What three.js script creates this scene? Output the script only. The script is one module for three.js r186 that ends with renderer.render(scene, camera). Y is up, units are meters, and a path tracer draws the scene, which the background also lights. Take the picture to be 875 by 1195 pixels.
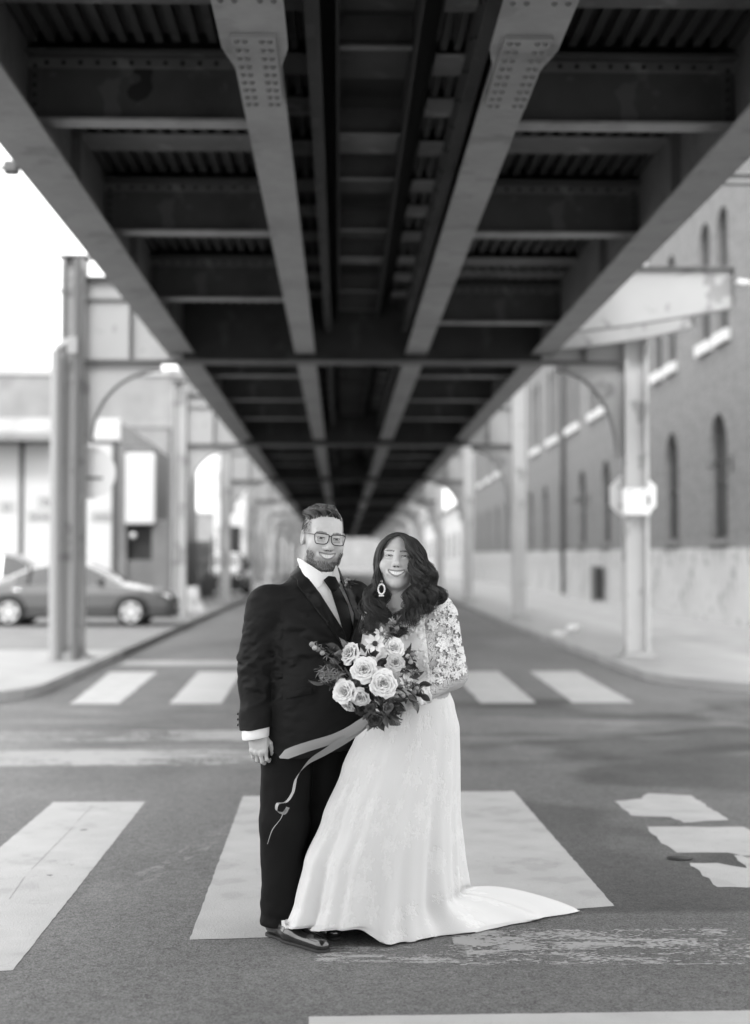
import * as THREE from 'three';
import { mergeGeometries } from 'three/addons/utils/BufferGeometryUtils.js';
import { RoundedBoxGeometry } from 'three/addons/geometries/RoundedBoxGeometry.js';

// ---------------------------------------------------------------- camera, sky, sun, exposure
const scene = new THREE.Scene();
const camera = new THREE.PerspectiveCamera(38.73, 750 / 1024, 0.1, 900);
camera.filmGauge = 56;                       // medium-format frame, 80 mm lens wide open
camera.position.set(0, 1.51, 0);
camera.rotation.order = 'YXZ';
camera.rotation.set(0.0403, -0.0238, 0);
camera.focus = 6.0;
camera.userData.fStop = 2.0;
camera.updateMatrixWorld(true);

{ // overcast, bright and even sky, a little brighter overhead
  const W = 256, H = 128, d = new Float32Array(W * H * 4);
  for (let r = 0; r < H; r++) for (let c = 0; c < W; c++) {
    const up = Math.sin(((r + 0.5) / H - 0.5) * Math.PI), a = (c / W) * Math.PI * 2;
    const cl = 0.03 * Math.sin(a * 3 + up * 5) + 0.02 * Math.sin(a * 7 - up * 9 + 1.3);
    const v = up > 0 ? 0.92 + 0.16 * up + cl : 0.3;
    d.set([v, v, v, 1], (r * W + c) * 4);
  }
  const t = new THREE.DataTexture(d, W, H, THREE.RGBAFormat, THREE.FloatType);
  t.mapping = THREE.EquirectangularReflectionMapping; t.magFilter = THREE.LinearFilter; t.needsUpdate = true;
  scene.background = t; scene.environment = t;
}
const sun = new THREE.DirectionalLight(0xffffff, 0.6);
sun.position.set(-22, 75, 70); sun.target.position.set(0, 0, -20);
sun.castShadow = true; sun.shadow.radius = 22; sun.shadow.mapSize.set(4096, 4096);
Object.assign(sun.shadow.camera, { left: -60, right: 60, top: 90, bottom: -60, near: 1, far: 260 });
scene.add(sun, sun.target);
const renderer = new THREE.WebGLRenderer({ antialias: true });
renderer.shadowMap.enabled = true;
renderer.toneMapping = THREE.LinearToneMapping;
renderer.toneMappingExposure = 3.2;

// ---------------------------------------------------------------- helpers
const V = (x, y, z) => new THREE.Vector3(x, y, z);
const lerp = (a, b, t) => a + (b - a) * t, clamp = (x, a = 0, b = 1) => Math.min(b, Math.max(a, x));
const sstep = (a, b, x) => { const t = clamp((x - a) / (b - a)); return t * t * (3 - 2 * t); };
function rng(seed) { let s = seed >>> 0; return () => { s = (s + 0x6d2b79f5) | 0; let t = Math.imul(s ^ (s >>> 15), 1 | s); t = (t + Math.imul(t ^ (t >>> 7), 61 | t)) ^ t; return ((t ^ (t >>> 14)) >>> 0) / 4294967296; }; }
const hash3 = (x, y, z) => { let h = Math.imul(x, 374761393) ^ Math.imul(y, 668265263) ^ Math.imul(z, 2147483647 ^ 918273645); h = Math.imul(h ^ (h >>> 13), 1274126177); return ((h ^ (h >>> 16)) >>> 0) / 4294967296; };
const RT = new Float32Array(65536); { const r = rng(99); for (let i = 0; i < 65536; i++) RT[i] = r(); }
function noise3(x, y, z, wrap = 0) {
  const xi = Math.floor(x), yi = Math.floor(y), zi = Math.floor(z); let u = x - xi, v = y - yi, w = z - zi;
  u = u * u * (3 - 2 * u); v = v * v * (3 - 2 * v); w = w * w * (3 - 2 * w);
  let x0 = xi, x1 = xi + 1, y0 = yi, y1 = yi + 1;
  if (wrap) { x0 = ((x0 % wrap) + wrap) % wrap; x1 = ((x1 % wrap) + wrap) % wrap; y0 = ((y0 % wrap) + wrap) % wrap; y1 = ((y1 % wrap) + wrap) % wrap; }
  x0 = Math.imul(x0, 73856093); x1 = Math.imul(x1, 73856093); y0 = Math.imul(y0, 19349663); y1 = Math.imul(y1, 19349663);
  const z0 = Math.imul(zi, 83492791), z1 = Math.imul(zi + 1, 83492791);
  const a = RT[((x0 ^ y0 ^ z0) >>> 5) & 65535], b = RT[((x1 ^ y0 ^ z0) >>> 5) & 65535], c = RT[((x0 ^ y1 ^ z0) >>> 5) & 65535], d = RT[((x1 ^ y1 ^ z0) >>> 5) & 65535];
  const e = RT[((x0 ^ y0 ^ z1) >>> 5) & 65535], f = RT[((x1 ^ y0 ^ z1) >>> 5) & 65535], g = RT[((x0 ^ y1 ^ z1) >>> 5) & 65535], h = RT[((x1 ^ y1 ^ z1) >>> 5) & 65535];
  const p = a + (b - a) * u, q = c + (d - c) * u, r = e + (f - e) * u, s = g + (h - g) * u, m = p + (q - p) * v, n = r + (s - r) * v;
  return m + (n - m) * w;
}
const fbm = (x, y, z = 0, o = 4) => { let s = 0, a = 0.5, n = 0; for (let i = 0; i < o; i++) { s += a * noise3(x, y, z + i * 7.3); n += a; a *= 0.5; x *= 2.03; y *= 2.03; z *= 2.03; } return s / n; };
const gy = (Z) => (Z > 16 ? 0.009 * (Z - 16) : 0);                 // the street climbs a little beyond the crossing
const toS = (l) => 255 * (l <= 0.0031308 ? 12.92 * l : 1.055 * Math.pow(l, 1 / 2.4) - 0.055);
const grey = (v) => new THREE.Color().setRGB(v, v, v);
// tileable grey texture, fn(u, v) in 0..1 gives a linear value
function greyTex(n, fn, { data = false, repeat = [1, 1] } = {}) {
  const d = new Uint8Array(n * n * 4);
  for (let y = 0; y < n; y++) for (let x = 0; x < n; x++) { const v = clamp(fn(x / n, y / n, x, y)), b = data ? v * 255 : toS(v); d.set([b, b, b, 255], (y * n + x) * 4); }
  const t = new THREE.DataTexture(d, n, n, THREE.RGBAFormat);
  t.wrapS = t.wrapT = THREE.RepeatWrapping; t.magFilter = THREE.LinearFilter; t.minFilter = THREE.LinearMipmapLinearFilter; t.generateMipmaps = true;
  if (!data) t.colorSpace = THREE.SRGBColorSpace;
  t.repeat.set(...repeat); t.needsUpdate = true;
  return t;
}
const tileFbm = (u, v, f, o = 4, z = 0) => { let s = 0, a = 0.5, n = 0; for (let i = 0; i < o; i++) { s += a * noise3(u * f, v * f, z + i * 3.1, f); n += a; a *= 0.5; f *= 2; } return s / n; };
const M = (v, roughness = 0.7, o = {}) => new THREE.MeshStandardMaterial({ color: grey(v), roughness, ...o });
const MP = (v, roughness = 0.7, o = {}) => new THREE.MeshPhysicalMaterial({ color: grey(v), roughness, ...o });

const sight = new THREE.Quaternion().setFromEuler(new THREE.Euler(0.0403, -0.0238, 0, 'YXZ'));   // survey directions, fixed whatever camera is used
function at(px, py, Z) {                                             // the surveyed point in that direction at distance Z down the street
  const d = V(px - 437.5, 597.5 - py, -1700).applyQuaternion(sight);
  return V(0, 1.51, 0).addScaledVector(d, -Z / d.z);
}
function gp(px, py) {                                                // where that line meets the ground
  const d = V(px - 437.5, 597.5 - py, -1700).applyQuaternion(sight);
  let t = -1.51 / d.y; for (let i = 0; i < 6; i++) t = (gy(-d.z * t) - 1.51) / d.y;
  return [d.x * t, -d.z * t];
}
const used = {};
function uniq(n) { const k = used[n] = (used[n] ?? -1) + 1; return k ? n + '_' + String(k).padStart(3, '0') : n; }
function thing(name, label, category, pos = [0, 0, 0], turn = 0, group) {
  const o = new THREE.Group(); o.name = uniq(name); o.position.set(...pos); o.rotation.y = turn; o.userData = { label, category };
  if (group) o.userData.group = group;
  scene.add(o); return o;
}
function part(name, geo, mat, parent, extra) {
  const m = new THREE.Mesh(Array.isArray(geo) ? merge(geo) : geo, mat); m.name = name; m.castShadow = m.receiveShadow = true;
  if (extra) Object.assign(m.userData, extra);
  parent.add(m); return m;
}
function struct(name, geo, mat, label) { const m = part(uniq(name), geo, mat, scene); m.userData.kind = 'structure'; if (label) { m.userData.label = label[0]; m.userData.category = label[1]; } return m; }
function merge(list) {
  const flat = list.map((g) => { g = g.index ? g.toNonIndexed() : g; for (const k of Object.keys(g.attributes)) if (!['position', 'normal', 'uv'].includes(k)) g.deleteAttribute(k); if (!g.attributes.uv) g.setAttribute('uv', new THREE.BufferAttribute(new Float32Array(g.attributes.position.count * 2), 2)); return g; });
  return flat.length === 1 ? flat[0] : mergeGeometries(flat);
}
// uv in metres, taken from the axis the face looks along
function metreUV(g, s = 1) {
  g = g.index ? g.toNonIndexed() : g;
  const p = g.attributes.position, n = g.attributes.normal, uv = new Float32Array(p.count * 2);
  for (let i = 0; i < p.count; i++) {
    const ax = Math.abs(n.getX(i)), ay = Math.abs(n.getY(i)), az = Math.abs(n.getZ(i));
    const [a, b] = ax > ay && ax > az ? [p.getZ(i), p.getY(i)] : ay > az ? [p.getX(i), p.getZ(i)] : [p.getX(i), p.getY(i)];
    uv[i * 2] = a * s; uv[i * 2 + 1] = b * s;
  }
  g.setAttribute('uv', new THREE.BufferAttribute(uv, 2)); return g;
}
// box from corner to corner, x0..x1, y0..y1, Z0..Z1 (Z is distance down the street, so z = -Z)
const bx = (x0, x1, y0, y1, Z0, Z1) => metreUV(new THREE.BoxGeometry(Math.abs(x1 - x0), Math.abs(y1 - y0), Math.abs(Z1 - Z0)).translate((x0 + x1) / 2, (y0 + y1) / 2, -(Z0 + Z1) / 2));
const rbx = (w, h, d, r, x = 0, y = 0, z = 0, seg = 2) => new RoundedBoxGeometry(w, h, d, seg, r).translate(x, y, z);
const cyl = (a, b, r, r2 = r, seg = 14) => {
  const d = b.clone().sub(a), g = new THREE.CylinderGeometry(r2, r, d.length(), seg);
  g.applyQuaternion(new THREE.Quaternion().setFromUnitVectors(V(0, 1, 0), d.clone().normalize()));
  return g.translate((a.x + b.x) / 2, (a.y + b.y) / 2, (a.z + b.z) / 2);
};
const tube = (pts, r, seg = 24, rad = 8) => new THREE.TubeGeometry(new THREE.CatmullRomCurve3(pts), seg, r, rad);
// flat outline (list of [x, y]) given a thickness along z
const slab = (pts, depth, holes = [], bevel = 0, curveSegments = 10) => {
  const s = new THREE.Shape(pts.map((p) => new THREE.Vector2(...p))); for (const h of holes) s.holes.push(h instanceof THREE.Path ? h : new THREE.Path(h.map((p) => new THREE.Vector2(...p))));
  return new THREE.ExtrudeGeometry(s, { depth, bevelEnabled: bevel > 0, bevelSize: bevel, bevelThickness: bevel, bevelSegments: 2, curveSegments, steps: 1 });
};
// ---------------------------------------------------------------- surfaces
const asphaltSpeck = greyTex(1024, (u, v, x, y) => { const f = tileFbm(u, v, 64, 3, 2), g = hash3(x, y, 5); return 0.62 + 0.3 * (f - 0.5) + 0.2 * (g - 0.5) + 0.5 * (hash3(x >> 1, y >> 1, 19) - 0.5) + 0.34 * (hash3(x >> 2, y >> 2, 29) - 0.5) + (hash3(x >> 1, y >> 1, 9) > 0.985 ? 0.2 : 0); }, { repeat: [0.45, 0.45] });
const asphaltBump = greyTex(512, (u, v, x, y) => 0.5 * tileFbm(u, v, 128, 2, 4) + 0.5 * hash3(x >> 1, y >> 1, 3), { data: true, repeat: [0.9, 0.9] });
const concreteTex = greyTex(512, (u, v, x, y) => 0.74 + 0.4 * (tileFbm(u, v, 6, 5, 1) - 0.5) + 0.1 * (hash3(x, y, 1) - 0.5), { repeat: [0.3, 0.3] });
const paintTex = greyTex(1024, (u, v, x, y) => { const a = tileFbm(u, v, 10, 5, 3), c = Math.abs(tileFbm(u, v, 7, 4, 8) - 0.5); return 0.86 + 0.22 * (a - 0.5) + 0.1 * (hash3(x, y, 2) - 0.5) - (c < 0.005 ? 0.08 : 0) - 0.06 * sstep(0.36, 0.3, a); }, { repeat: [0.6, 0.6] });
const steelTex = greyTex(1024, (u, v, x, y) => { const a = tileFbm(u, v, 5, 6, 6), s = tileFbm(u * 1, v, 40, 2, 7), r = tileFbm(u, v, 12, 5, 11); return 0.78 + 0.34 * (a - 0.5) + 0.14 * (s - 0.5) + 0.05 * (hash3(x, y, 4) - 0.5) - 0.16 * sstep(0.62, 0.74, r); }, { repeat: [0.35, 0.35] });
const sootTex = greyTex(512, (u, v, x, y) => { const a = tileFbm(u, v, 4, 6, 15), r = tileFbm(u, v, 9, 5, 17); return 0.6 + 0.7 * (a - 0.5) + 0.1 * (hash3(x, y, 6) - 0.5) + 0.3 * sstep(0.62, 0.7, r); }, { repeat: [0.5, 0.5] });
const brickTex = (() => { // far courses of brick: joints too fine to tell apart here
  const n = 512, rows = 24, cols = 8;
  return greyTex(n, (u, v, x, y) => {
    const r = Math.floor(v * rows), fu = (u * cols + (r % 2) * 0.5) % cols, c = Math.floor(fu), ju = fu - c, jv = v * rows - r;
    if (ju < 0.05 || jv < 0.15) return 0.75 + 0.1 * (hash3(x, y, 1) - 0.5);
    return 0.7 + 0.26 * (hash3(c, r, 3) - 0.5) + 0.3 * (tileFbm(u, v, 6, 5, 9) - 0.5) + 0.1 * (hash3(x, y, 2) - 0.5);
  }, { repeat: [0.55, 0.55] });
})();
const flakeTex = greyTex(512, (u, v, x, y) => { const a = tileFbm(u, v, 4, 6, 25), r = tileFbm(u, v, 14, 4, 27); return 0.8 + 0.3 * (a - 0.5) + 0.07 * (hash3(x, y, 2) - 0.5) - 0.3 * sstep(0.66, 0.72, r); }, { repeat: [0.25, 0.25] });
const mats = {
  asphalt: new THREE.MeshStandardMaterial({ color: grey(0.39), map: asphaltSpeck, bumpMap: asphaltBump, bumpScale: 0.004, roughness: 0.85, vertexColors: true }),
  paint: M(0.43, 0.75, { map: paintTex, bumpMap: asphaltBump, bumpScale: 0.002 }),
  concrete: M(0.4, 0.9, { map: concreteTex }), kerb: M(0.4, 0.9, { map: concreteTex }), lot: M(0.22, 0.9, { map: concreteTex }),
  beamWeb: M(0.11, 0.8, { map: sootTex }), steel: M(0.32, 0.6, { map: steelTex }), steelDark: M(0.15, 0.65, { map: steelTex }), sootShade: M(0.055, 0.8, { map: sootTex }), sootLight: M(0.22, 0.85, { map: sootTex }),
  columnPaint: M(0.62, 0.55, { map: flakeTex }), whiteSteel: M(0.46, 0.5, { map: flakeTex }), rivet: M(0.12, 0.6), sootBlack: M(0.02, 0.9),
  brick: M(0.25, 0.9, { map: brickTex }), whitewash: M(0.6, 0.85, { map: flakeTex }), stone: M(0.6, 0.8), darkFrame: M(0.05, 0.5), glass: MP(0.03, 0.12, { clearcoat: 0.5 }), paleGlass: MP(0.15, 0.1),
  stucco: M(0.36, 0.9, { map: concreteTex }), panelWhite: M(0.56, 0.6), black: M(0.02, 0.5), rubber: M(0.02, 0.85), chrome: M(0.75, 0.2, { metalness: 1 }), zinc: M(0.6, 0.45), pipe: M(0.3, 0.5),
};

// ---------------------------------------------------------------- the street
const roadRnd = rng(7);
function tyre(x, z) {                                                // tones on the road: tar patches, oil and rubber marks, paler cross bands
  const Z = -z; let v = 0.5 + 0.34 * (fbm(x * 0.5, Z * 0.35, 3) - 0.5) + 0.2 * (fbm(x * 3, Z * 1.6, 9) - 0.5);
  const e = fbm(x * 0.9 + 4, Z * 0.55, 21);
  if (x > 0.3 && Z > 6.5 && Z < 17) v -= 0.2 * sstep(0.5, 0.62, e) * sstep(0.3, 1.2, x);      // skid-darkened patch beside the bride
  const arc = Math.hypot(x + 1.2, Z - 19.5); for (const [r, w] of [[6.4, 0.22], [7.3, 0.18], [8.4, 0.3]]) v -= 0.11 * (1 - sstep(0, w, Math.abs(arc - r + 0.25 * (fbm(x * 2, Z * 2) - 0.5)))) * sstep(0.42, 0.55, fbm(x * 1.3, Z * 1.3, 5)) * (x > 0 ? 1 : 0.25);
  v += 0.2 * sstep(0.56, 0.66, fbm(x * 0.7, Z * 1.9, 33)) * sstep(10.5, 12, Z) * (1 - sstep(15, 17, Z));
  v += 0.10 * (1 - sstep(0, 0.22, Math.abs(x + 0.95 - (Z - 7.4) * 0.3))) * sstep(0.45, 0.6, fbm(x * 7, Z * 7, 41)) * (Z > 6.6 && Z < 9 ? 1 : 0);
  return clamp(v, 0.16, 0.95);
}
{
  const xs = [], zs = [];
  for (let x = -240; x < -12; x += 12) xs.push(x); for (let x = -12; x < -5; x += 0.5) xs.push(x); for (let x = -5; x < 5; x += 0.07) xs.push(x); for (let x = 5; x <= 12; x += 0.5) xs.push(x); for (let x = 24; x <= 240; x += 12) xs.push(x);
  for (let Z = -60; Z < 3; Z += 3) zs.push(Z); for (let Z = 3; Z < 20; Z += 0.08) zs.push(Z); for (let Z = 20; Z < 60; Z += 1) zs.push(Z); for (let Z = 60; Z <= 500; Z += 20) zs.push(Z);
  if (!zs.includes(16)) { zs.push(16); zs.sort((a, b) => a - b); }
  const nx = xs.length, nz = zs.length, p = new Float32Array(nx * nz * 3), c = new Float32Array(nx * nz * 3), uv = new Float32Array(nx * nz * 2), nrm = new Float32Array(nx * nz * 3), ix = [];
  for (let j = 0; j < nz; j++) for (let i = 0; i < nx; i++) {
    const k = j * nx + i, v = tyre(xs[i], -zs[j]);
    p.set([xs[i], gy(zs[j]), -zs[j]], k * 3); c.set([v, v, v], k * 3); uv.set([xs[i], zs[j]], k * 2); nrm.set([0, 1, 0], k * 3);
    if (i && j) ix.push(k - nx - 1, k - nx, k, k - nx - 1, k, k - 1);
  }
  const g = new THREE.BufferGeometry(); g.setAttribute('position', new THREE.BufferAttribute(p, 3)); g.setAttribute('color', new THREE.BufferAttribute(c, 3)); g.setAttribute('uv', new THREE.BufferAttribute(uv, 2)); g.setAttribute('normal', new THREE.BufferAttribute(nrm, 3)); g.setIndex(ix);
  var road = struct('road', g, mats.asphalt, ['grey asphalt street and crossing under the elevated railway', 'road']);
}
// a marking: outline [X, Z] laid 4 mm above the asphalt, its edges slightly ragged
function marking(name, pts, mat = mats.paint, lift = 0.0022, rag = 0.0025, step = 0.05) {
  const o = [];
  pts.forEach((a, i) => { const b = pts[(i + 1) % pts.length], L = Math.hypot(b[0] - a[0], b[1] - a[1]), n = Math.max(1, Math.floor(L / step)); for (let k = 0; k < n; k++) { const t = k / n, j = () => (k ? (roadRnd() - 0.5) * 2 * rag : 0); o.push([lerp(a[0], b[0], t) + j(), lerp(a[1], b[1], t) + j()]); } });
  const g = new THREE.ShapeGeometry(new THREE.Shape(o.map((q) => new THREE.Vector2(q[0], q[1])))), p = g.attributes.position, uv = new Float32Array(p.count * 2);
  for (let i = 0; i < p.count; i++) { const X = p.getX(i), Z = p.getY(i); p.setXYZ(i, X, gy(Z) + lift, -Z); uv.set([X, Z], i * 2); g.attributes.normal.setXYZ(i, 0, 1, 0); }
  g.setAttribute('uv', new THREE.BufferAttribute(uv, 2));
  return part(name, g, mat, road);
}
const quad = (x0, x1, Z0, Z1) => [[x0, Z0], [x1, Z0], [x1, Z1], [x0, Z1]];
marking('crosswalk_stripe', [[-1.83, 5.45], [-1.235, 5.6], [-1.27, 9.62], [-1.87, 9.62]]);
marking('crosswalk_stripe', [[-0.615, 6.04], [-0.02, 6.1], [-0.03, 9.84], [-0.65, 9.84]]);
marking('crosswalk_stripe', [[0.6, 6.4], [1.235, 6.6], [1.19, 10.02], [0.58, 10.0]]);
const zoomPoly = (l) => l.map(([x, y]) => gp(435 + x * 0.5029, 750 + y * 0.5029));
marking('crosswalk_stripe', zoomPoly([[560, 368], [625, 362], [640, 350], [740, 355], [825, 412], [720, 418], [690, 405], [600, 402]]), mats.paint, 0.0022, 0.012, 0.06);
marking('crosswalk_stripe', zoomPoly([[635, 428], [860, 428], [915, 460], [935, 498], [870, 500], [825, 488], [705, 488], [665, 460]]), mats.paint, 0.0022, 0.012, 0.06);
marking('crosswalk_stripe', zoomPoly([[735, 512], [800, 512], [868, 524], [838, 494], [950, 494], [985, 570], [800, 568]]), mats.paint, 0.0022, 0.012, 0.06);
marking('crosswalk_stripe', [[-3.07, 6.2], [-2.48, 6.0], [-2.5, 9.5], [-3.1, 9.5]]);
for (const [x0, x1, n0, n1] of [[-3.32, -2.64, -3.05, -2.5], [-2.05, -1.42, -1.93, -1.35], [-0.8, -0.2, -0.75, -0.15], [0.42, 1.02, 0.44, 1.04], [1.6, 2.3, 1.6, 2.23], [2.75, 3.45, 2.65, 3.35]]) marking('crosswalk_stripe', [[n0, 16.6], [n1, 16.6], [x1, 21.2], [x0, 21.2]], mats.paint, 0.003, 0.01, 0.12);
marking('stop_line', [[-0.105, 4.6], [2.6, 4.6], [2.6, 5.06], [-0.105, 5.0]]);
marking('far_line', quad(-3.4, 0, 22.4, 23.4), mats.kerb, 0.005, 0.03, 0.2);
// a thin sheet broken up into grains
function grainSheet(name, x0, x1, Z0, Z1, seed, cover, W = 512, tint = 0.6, stretch = 3, turn = 0) {
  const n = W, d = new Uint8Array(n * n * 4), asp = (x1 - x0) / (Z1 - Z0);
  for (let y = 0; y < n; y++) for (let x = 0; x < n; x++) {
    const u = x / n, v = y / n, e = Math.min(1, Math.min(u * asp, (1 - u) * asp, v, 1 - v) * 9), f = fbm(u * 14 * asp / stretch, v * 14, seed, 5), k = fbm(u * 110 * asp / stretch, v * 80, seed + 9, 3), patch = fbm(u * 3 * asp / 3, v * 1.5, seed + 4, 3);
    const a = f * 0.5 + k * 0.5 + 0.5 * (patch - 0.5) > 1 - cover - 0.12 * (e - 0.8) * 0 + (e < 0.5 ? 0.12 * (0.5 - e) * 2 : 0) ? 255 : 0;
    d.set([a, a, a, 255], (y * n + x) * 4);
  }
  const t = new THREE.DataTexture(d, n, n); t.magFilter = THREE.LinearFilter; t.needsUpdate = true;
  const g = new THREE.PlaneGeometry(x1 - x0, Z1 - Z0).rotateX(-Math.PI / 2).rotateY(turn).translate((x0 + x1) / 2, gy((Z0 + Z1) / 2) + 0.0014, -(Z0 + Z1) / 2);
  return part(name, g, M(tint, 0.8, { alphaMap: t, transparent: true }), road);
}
grainSheet('grainy_line', 0.46, 3.2, 5.62, 6.2, 3, 0.47, 1024, 0.3);  // old stop line, its paint worn and scuffed
grainSheet('grainy_line', -0.1, 0.5, 5.66, 5.95, 12, 0.44, 512, 0.3);  // worn left end of the old stop line
grainSheet('grainy_line', -9, -0.55, 13.0, 13.9, 5, 0.56, 1024, 0.3, 2);  // pale grainy band across the side street
grainSheet('grainy_line', -9, -0.55, 11.4, 12.4, 8, 0.55, 1024, 0.3, 2);  // second pale grainy band, nearer
{ const a = gp(150, 1034), b = gp(262, 972), L = Math.hypot(b[0] - a[0], b[1] - a[1]), cx = (a[0] + b[0]) / 2, cz = (a[1] + b[1]) / 2; grainSheet('scuff_mark', cx - L / 2, cx + L / 2, cz - 0.07, cz + 0.07, 44, 0.44, 512, 0.2, 4, Math.atan2(b[1] - a[1], b[0] - a[0])); }
for (const [px, py, s] of [[97, 969, 0.022], [58, 1022, 0.014], [84, 1010, 0.008]]) { const [x, Z] = gp(px, py); marking('paint_chip', Array.from({ length: 9 }, (_, i) => { const a = (i / 9) * 6.283, q = s * (0.6 + 0.7 * roadRnd()); return [x + q * 1.2 * Math.cos(a), Z + q * Math.sin(a)]; }), mats.steelDark, 0.0034, 0, 1); }
for (const [a, b] of [[[10, 1050], [28, 1024]], [[36, 1015], [84, 966]], [[90, 958], [108, 940]]]) { const p = gp(...a), q = gp(...b); marking('paint_crack', [[p[0], p[1]], [p[0] + 0.005, p[1]], [q[0] + 0.005, q[1]], [q[0], q[1]]], mats.kerb, 0.0034, 0.002, 0.04); }
marking('crosswalk_stripe', [...quad(4.55, 9, 15.55, 16.15)], mats.paint, 0.004, 0.01, 0.15);
// pavements: a raised top with a kerb face, following the slope of the street
function pavement(name, pts, top, mat, label) {
  const s = new THREE.Shape(pts.map((q) => new THREE.Vector2(q[0], q[1]))), g0 = new THREE.ExtrudeGeometry(s, { depth: top + 0.3, bevelEnabled: true, bevelSize: 0.02, bevelThickness: 0.02, bevelSegments: 2 });
  const p = g0.attributes.position; for (let i = 0; i < p.count; i++) { const X = p.getX(i), Z = p.getY(i), h = p.getZ(i) - 0.3; p.setXYZ(i, X, gy(Z) + h - 0.02, -Z); }
  g0.computeVertexNormals(); metreUV(g0);
  return struct(name, g0, mat, label);
}
const arcPts = (cx, cz, r, a0, a1, n = 10) => Array.from({ length: n + 1 }, (_, i) => { const a = lerp(a0, a1, i / n); return [cx + r * Math.cos(a), cz + r * Math.sin(a)]; });
pavement('pavement_right', [[60, 16.9], [60, 170], [4.1, 170], [4.1, 20.4], ...arcPts(7.0, 19.9, 2.9, Math.PI, Math.PI * 1.5, 10)], 0.13, mats.concrete, ['pale concrete pavement in front of the brick building', 'pavement']);
pavement('pavement_left', [[-3.6, 24.2], [-60, 24.2], [-60, 16.3], ...arcPts(-5.1, 17.8, 1.5, Math.PI * 1.5, Math.PI * 2, 8)], 0.13, mats.concrete, ['pale concrete pavement corner at the foot of the steel column', 'pavement']);
pavement('parking_lot', [[-3.6, 170], [-60, 170], [-60, 24.2], [-3.6, 24.2]], 0.125, mats.lot, ['grey paved lot where the cars are parked', 'lot']);
pavement('pavement_near_left', [[-60, -40], [-3.6, -40], ...arcPts(-5.1, 6.6, 1.5, 0, Math.PI / 2, 6), [-60, 8.1]], 0.13, mats.concrete);
pavement('pavement_near_right', [[4.1, -40], [60, -40], [60, 8.1], ...arcPts(5.6, 6.6, 1.5, Math.PI / 2, Math.PI, 6)], 0.13, mats.concrete);

// ---------------------------------------------------------------- the elevated railway
const viaduct = thing('elevated_railway', 'riveted steel elevated railway viaduct spanning the whole street overhead', 'viaduct');
const Z_A = -22, Z_B = 152, GIRD = [[-2.63, -2.22], [-0.69, -0.385], [0.99, 1.31], [2.91, 3.26]], BOT = 4.8, TOPG = 5.96;
const rivetGeo = new THREE.SphereGeometry(0.019, 8, 5, 0, Math.PI * 2, 0, Math.PI / 2);
function rivets(parent, list, up = V(0, -1, 0), mat = mats.rivet) {
  const im = new THREE.InstancedMesh(rivetGeo, mat, list.length), q = new THREE.Quaternion().setFromUnitVectors(V(0, 1, 0), up), m = new THREE.Matrix4();
  list.forEach((p, i) => im.setMatrixAt(i, m.compose(p, q, V(1, 1, 1)))); im.name = 'rivets'; im.userData.kind = 'stuff'; im.castShadow = im.receiveShadow = true; parent.add(im); return im;
}
GIRD.forEach(([a, b], i) => {
  const outer = i === 0 || i === 3, c = (a + b) / 2;
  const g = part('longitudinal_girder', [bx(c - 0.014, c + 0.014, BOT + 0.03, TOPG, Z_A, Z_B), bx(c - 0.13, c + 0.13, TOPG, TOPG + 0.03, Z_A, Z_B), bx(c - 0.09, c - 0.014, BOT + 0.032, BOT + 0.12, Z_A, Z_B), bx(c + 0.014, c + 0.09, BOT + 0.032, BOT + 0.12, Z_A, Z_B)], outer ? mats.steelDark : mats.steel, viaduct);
  part('bottom_flange', bx(a, b, BOT, BOT + 0.03, Z_A, Z_B), mats.steel, g);
  const st = []; for (let k = -7; k < 39; k++) { const Z = 7.5 + 3.65 * k + 1.82; if (outer) st.push(bx(c - 0.1, c - 0.014, BOT + 0.121, TOPG - 0.001, Z, Z + 0.02), bx(c + 0.014, c + 0.1, BOT + 0.121, TOPG - 0.001, Z, Z + 0.02)); }
  if (st.length) part('stiffener', st, mats.steelDark, g);
  if (!outer) { // wider cover plate near the support, then a riveted splice plate
    part('cover_plate', slab([[a - 0.055, -4], [b + 0.055, -4], [b + 0.055, 9.0], [b, 9.35], [a, 9.35], [a - 0.055, 9.0]], 0.022).rotateX(-Math.PI / 2).translate(0, BOT - 0.024, 0), mats.steel, g);
    part('splice_plate', slab([[a + 0.015, 8.75], [b - 0.015, 8.75], [b - 0.015, 10.1], [a + 0.015, 10.1]], 0.022).rotateX(-Math.PI / 2).translate(0, BOT - 0.048, 0), mats.steel, g);
    const rv = []; for (let k = 0; k < 9; k++) for (const x of [a + 0.05, a + 0.1, b - 0.1, b - 0.05]) rv.push(V(x, BOT - 0.048, -(8.82 + k * 0.15)));
    for (let k = 0; k < 3; k++) for (const x of [a, a + 0.08, b - 0.08, b]) rv.push(V(x, BOT - 0.024, -(8.0 + k * 0.12)));
    for (let k = 0; k < 14; k++) for (const x of [a - 0.02, a + 0.06, b - 0.06, b + 0.02]) rv.push(V(x, BOT - 0.024, -(7.7 - k * 0.16)));
    rivets(g, rv);
    const side = i === 1 ? c + 0.35 : c - 0.17;                       // running stringer beside the girder
    part('stringer', [bx(side - 0.012, side + 0.012, 5.14, 5.6, Z_A, Z_B), bx(side - 0.05, side + 0.05, 5.12, 5.139, Z_A, Z_B)], mats.sootShade, g);
    rivets(g, Array.from({ length: 60 }, (_, k) => V(i === 1 ? side - 0.012 : side - 0.012, 5.3 + (k % 2) * 0.12, -(6 + k * 0.35))), V(-1, 0, 0), mats.sootBlack);
  } else {
    const rv = []; for (let k = 0; k < 120; k++) rv.push(V(c + (i ? -0.06 : 0.06), BOT + 0.121, -(5 + k * 0.3)));
    rivets(g, rv, V(0, 1, 0));
  }
});
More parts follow.
